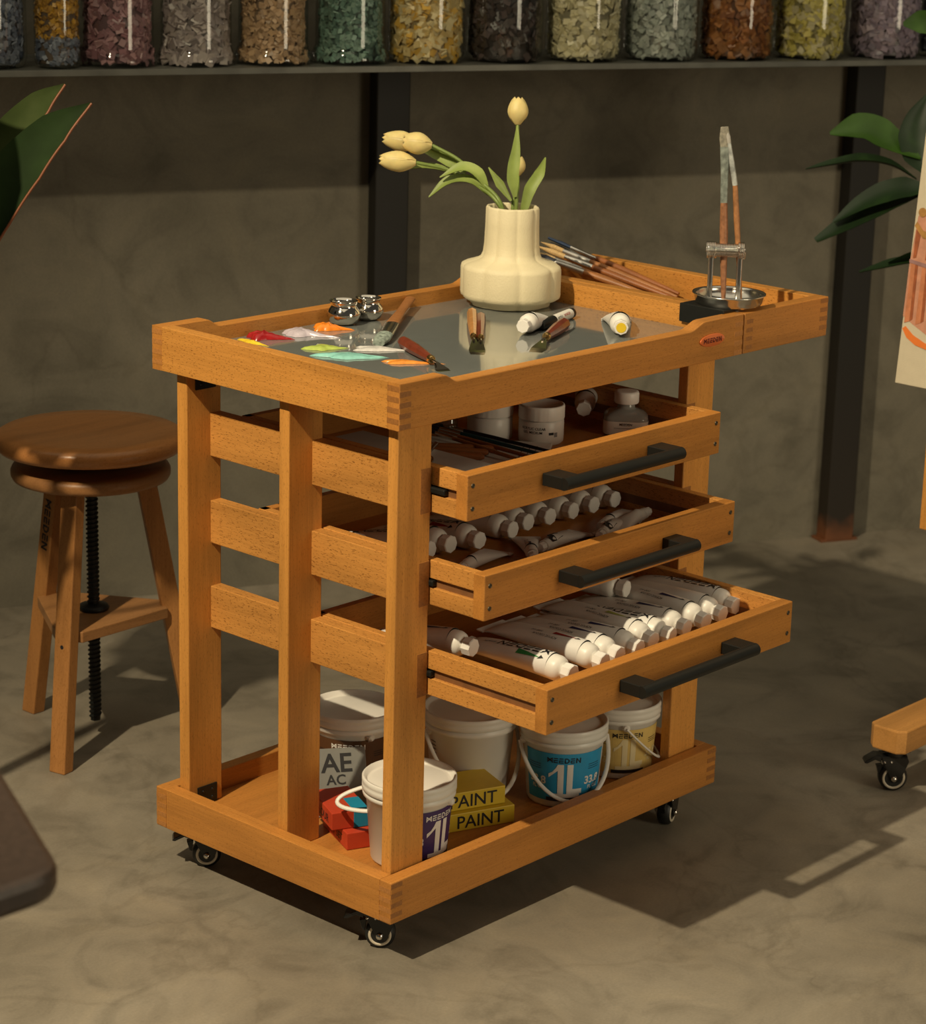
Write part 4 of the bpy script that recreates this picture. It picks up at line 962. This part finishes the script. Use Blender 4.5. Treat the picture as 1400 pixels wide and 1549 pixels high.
# canvas leaning back on the ledge
CL = .088
ct = thing('painted_canvas', 'white canvas painted with a striped terracotta pot on the easel', 'painting', (1.203, -.001, .672), rot=(0, CL, 0))
m = MB(); m.box(0, .018, -.50, 0, 0, .62, .001); 
CX = -.0005
def cp(poly, mi, off=0.): m.add([(CX - off, -a, b) for a, b in poly], [list(range(len(poly)))[::-1]], mi)
CM = [pm('canvas_cream', (.63, .55, .40), .7, var=.03, scale=60., bump=.3), pm('painted_terracotta', (.55, .2, .09), .6, var=.25, scale=50.), pm('painted_pink', (.58, .27, .17), .6, var=.15, scale=70.), pm('painted_rust', (.33, .09, .03), .6, var=.3, scale=70.),
      pm('painted_orange', (.8, .2, .03), .6), pm('painted_ochre', (.4, .2, .05), .6, var=.3, scale=60.), pm('painted_mauve', (.33, .18, .17), .6, var=.2)]
cp([(.006, .285), (.0, .2), (.0, .115), (.02, .104), (.05, .09), (.1, .085), (.3, .09), (.34, .12), (.36, .3), (.25, .36), (.1, .35), (.05, .325)], 2)
for a in (.004, .026, .05, .078, .108, .14, .175): cp([(a, .205), (a + .008, .205), (a + .010, .108), (a + .0, .104)], 1, .0006); cp([(a + .008, .205), (a + .0135, .205), (a + .0155, .112), (a + .010, .108)], 3, .0006)
cp([(0, .212), (.05, .206), (.12, .204), (.12, .197), (.05, .199), (0, .206)], 6, .0012)
for a in (.006, .03, .058): cp([(a, .262), (a + .010, .262), (a + .006, .216), (a, .214)], 3, .0008)
cp([(.002, .268), (.02, .25), (.06, .245), (.1, .25), (.1, .263), (.06, .258), (.02, .262), (.006, .276)], 5, .0014)
for a, b, q in ((.014, .292, .008), (.04, .305, .009), (.064, .296, .007)): cp([(a + q * math.cos(2 * PI * k / 14), b + q * math.sin(2 * PI * k / 14)) for k in range(14)], 5, .001)
cp([(.002, .094), (.012, .080), (.03, .070), (.06, .064), (.09, .066), (.09, .074), (.05, .076), (.025, .086), (.008, .099)], 4, .0008)
m.build('canvas', CM, ct)
# ------------------------------------------------------------------ plants
FIG = leafmat('fig_leaf', (.010, .028, .007), (.022, .055, .012)); FIGB = leafmat('fig_leaf_bright', (.035, .09, .008), (.065, .14, .018))
g = thing('fiddle_leaf_fig', 'dark broad leafed fig plant growing behind the easel canvas', 'plant', (1.80, .03, 0))
o0 = V((1.80, .03, 0)); sub = lambda *ps: [V(p) - o0 for p in ps]
MB().tube(smooth_path(sub((1.80, .03, .2), (1.79, .09, .5), (1.735, .2, .95), (1.75, .26, 1.3)), 6), .009, 10).build('stem', pm('plant_stem', (.06, .05, .025), .6), g)
m = MB(); m.lathe([(.10, 0), (.105, .004), (.14, .25), (.146, .26), (.138, .262), (.13, .235), (0, .233)], 48, cap=False); m.build('pot', pm('dark_pot', (.03, .03, .028), .5), g)
FL = [(((1.70, .292, .985), (1.672, .335, 1.01), (1.640, .385, 1.035), (1.597, .433, 1.022)), (.006, .022, .034, .03, .004), (-.55, -.45, .75), FIGB),
      (((1.69, .292, .945), (1.655, .33, .972), (1.62, .375, .978), (1.585, .42, .967), (1.552, .453, .956)), (.004, .02, .026, .016, .002), (-.1, -.1, 1), FIG),
      (((1.69, .27, .925), (1.65, .31, .905), (1.60, .362, .868), (1.540, .41, .826)), (.008, .025, .032, .024, .008), (-.35, -.3, 1), FIG),
      (((1.692, .262, .93), (1.652, .305, .925), (1.61, .352, .90), (1.565, .39, .862)), (.008, .03, .03, .018, .004), (-.5, -.2, .8), FIG),
      (((1.68, .235, .80), (1.64, .278, .793), (1.582, .335, .772)), (.006, .022, .02, .004), (-.1, -.1, 1), FIG),
      (((1.69, .24, .82), (1.655, .262, .81), (1.625, .30, .79)), (.006, .022, .016, .003), (.2, .2, 1), FIG),
      (((1.775, .30, 1.222), (1.75, .335, 1.232), (1.722, .368, 1.228)), (.006, .022, .022, .004), (-.8, -.5, .3), FIGB),
      (((1.70, .28, .96), (1.697, .30, 1.0), (1.705, .312, 1.05), (1.728, .305, 1.1)), (.008, .03, .034, .02, .004), (-.75, -.6, .1), FIG)]
for sp, ws, nr, mt in FL: blade(MB(), sub(*sp), ws, nr, .35).build('leaf', mt, g)
o0 = V((-.40, .78, 0))
g = thing('cordyline_plant', 'dark green plant with red edged sword leaves at the left', 'plant', o0)
COR = leafmat('cordyline_leaf', (.013, .028, .006), (.02, .038, .009), .8, .15); COR2 = leafmat('cordyline_back', (.030, .045, .010), (.04, .055, .015), .8, .15); REDE = pm('red_leaf_edge', (.17, .05, .015), .5)
MB().tube(smooth_path(sub((-.40, .78, .1), (-.38, .78, .5), (-.25, .77, .80), (-.20, .77, .9)), 5), .012, 10).build('stem', pm('cane', (.1, .07, .04), .7), g)
m = MB(); m.lathe([(.09, 0), (.095, .004), (.12, .2), (.125, .21), (.118, .212), (.11, .19), (0, .188)], 40, cap=False); m.build('pot', pm('grey_pot', (.12, .12, .11), .6), g)
def sword(pts, ws, nr, mt, edge):
    mb = blade(MB(), sub(*pts), ws, nr, .22, 0, 7)
    sp = smooth_path(sub(*pts), 7); w = lerp_list(ws, len(sp)); nn = V(nr).normalized(); ed = []
    for i, p in enumerate(sp):
        t = (sp[min(i + 1, len(sp) - 1)] - sp[max(i - 1, 0)]).normalized(); s_ = t.cross(nn).normalized(); q = s_.cross(t); ed.append(p + s_ * (edge * w[i]) + q * (.22 * w[i] * .65))
    mb.tube(ed, .0019, 6, 1); mb.build('leaf', [mt, REDE], g)
sword(((-.165, .735, .90), (-.118, .712, .993), (-.078, .69, 1.060), (-.038, .664, 1.112), (.003, .631, 1.150)), (.03, .034, .034, .024, .001), CF, COR, 1)
sword(((-.125, .788, .97), (-.077, .765, 1.052), (-.04, .745, 1.105), (-.012, .728, 1.142), (.015, .706, 1.169)), (.026, .028, .027, .018, .001), CF, COR2, 1)
for k in (-1, 0, 1):  # extra unseen leaves, added and shaped to shade the stool seat
    c_ = V((-.32, .73, 1.2)) + V((-.40, .916, 0)) * (.075 * k) + V((.669, .292, .743)) * .012; u2 = V((.669, .292, .743)) * .092
    sword(((-.26, .77, .83), c_ - u2 * 1.25, c_ - u2 * .9, c_, c_ + u2), (.003, .004, .04, .05, .03), (-.68, -.30, .73), COR, 1)
sword(((-.16, .81, .88), (-.09, .80, .985), (-.05, .79, 1.04), (.0, .77, 1.09)), (.03, .03, .022, .001), (-.5, -.8, .3), COR, 1)

# ------------------------------------------------------------------ blurred seat corner in the left foreground
g = thing('padded_seat', 'dark brown leather seat corner blurred in the left foreground', 'seat', (-1.30, -.55, 0))
c = V((-1.053, -.645)); e1 = V((.41, .91)).normalized(); e2 = V((-1, .03)).normalized(); S_ = .36
cor = [c, c + e1 * S_, c + e1 * S_ + e2 * S_, c + e2 * S_]; poly = []
for k in range(4):
    p, a, b = cor[k], (cor[k - 1] - cor[k]).normalized(), (cor[(k + 1) % 4] - cor[k]).normalized(); r = .035
    for i in range(9): t = i / 8; q = p + a * r * (1 - t) ** 2 + b * r * t * t; poly.append((q.x + 1.30, q.y + .55))
area = sum(poly[i][0] * poly[(i + 1) % len(poly)][1] - poly[(i + 1) % len(poly)][0] * poly[i][1] for i in range(len(poly)))
if area < 0: poly = poly[::-1]
MB().prism(poly, .672, .70, 'xy', .008).build('cushion', pm('dark_leather', (.045, .028, .02), .4, var=.2, scale=120., bump=.2), g)
MB().lathe([(.16, 0), (.16, .012), (.03, .03), (.022, .05), (.022, .655), (.08, .672)], 40).build('pedestal', BLACK, g)

# ------------------------------------------------------------------ light
def spot(name, loc, target, power, size, blend, col, rad):
    l = bpy.data.lights.new(name, 'SPOT'); l.energy = power; l.spot_size = math.radians(size); l.spot_blend = blend; l.color = col; l.shadow_soft_size = rad
    o = bpy.data.objects.new(name, l); COL.objects.link(o); o.location = loc; o.rotation_euler = (V(target) - V(loc)).to_track_quat('-Z', 'Y').to_euler(); return o
def area(name, loc, target, power, sx, sy, col):
    l = bpy.data.lights.new(name, 'AREA'); l.energy = power; l.shape = 'RECTANGLE'; l.size = sx; l.size_y = sy; l.color = col
    o = bpy.data.objects.new(name, l); COL.objects.link(o); o.location = loc; o.rotation_euler = (V(target) - V(loc)).to_track_quat('-Z', 'Y').to_euler(); return o
spot('key_lamp', (-2.11, -.064, 3.14), (.35, -.05, .35), 545, 62, .9, (1., .845, .575), .035)
area('front_fill', (.9, -4.2, 1.5), (.4, .2, .5), 54, 1.1, 2.5, (1., .86, .60))  # added fill lamp behind the camera, brightens the front faces
area('overhead_fill', (.2, .2, 4.2), (.2, .2, 0), 54, 5, 5, (1., .87, .62))  # added area lamp overhead, raises the ambient level; no ceiling is built
w = bpy.data.worlds.new('room'); scn.world = w; w.use_nodes = True
w.node_tree.nodes['Background'].inputs['Color'].default_value = (.9, .82, .66, 1); w.node_tree.nodes['Background'].inputs['Strength'].default_value = .06
scn.view_settings.view_transform = 'Standard'; scn.view_settings.look = 'None'; scn.view_settings.exposure = 0.; scn.view_settings.gamma = 1.
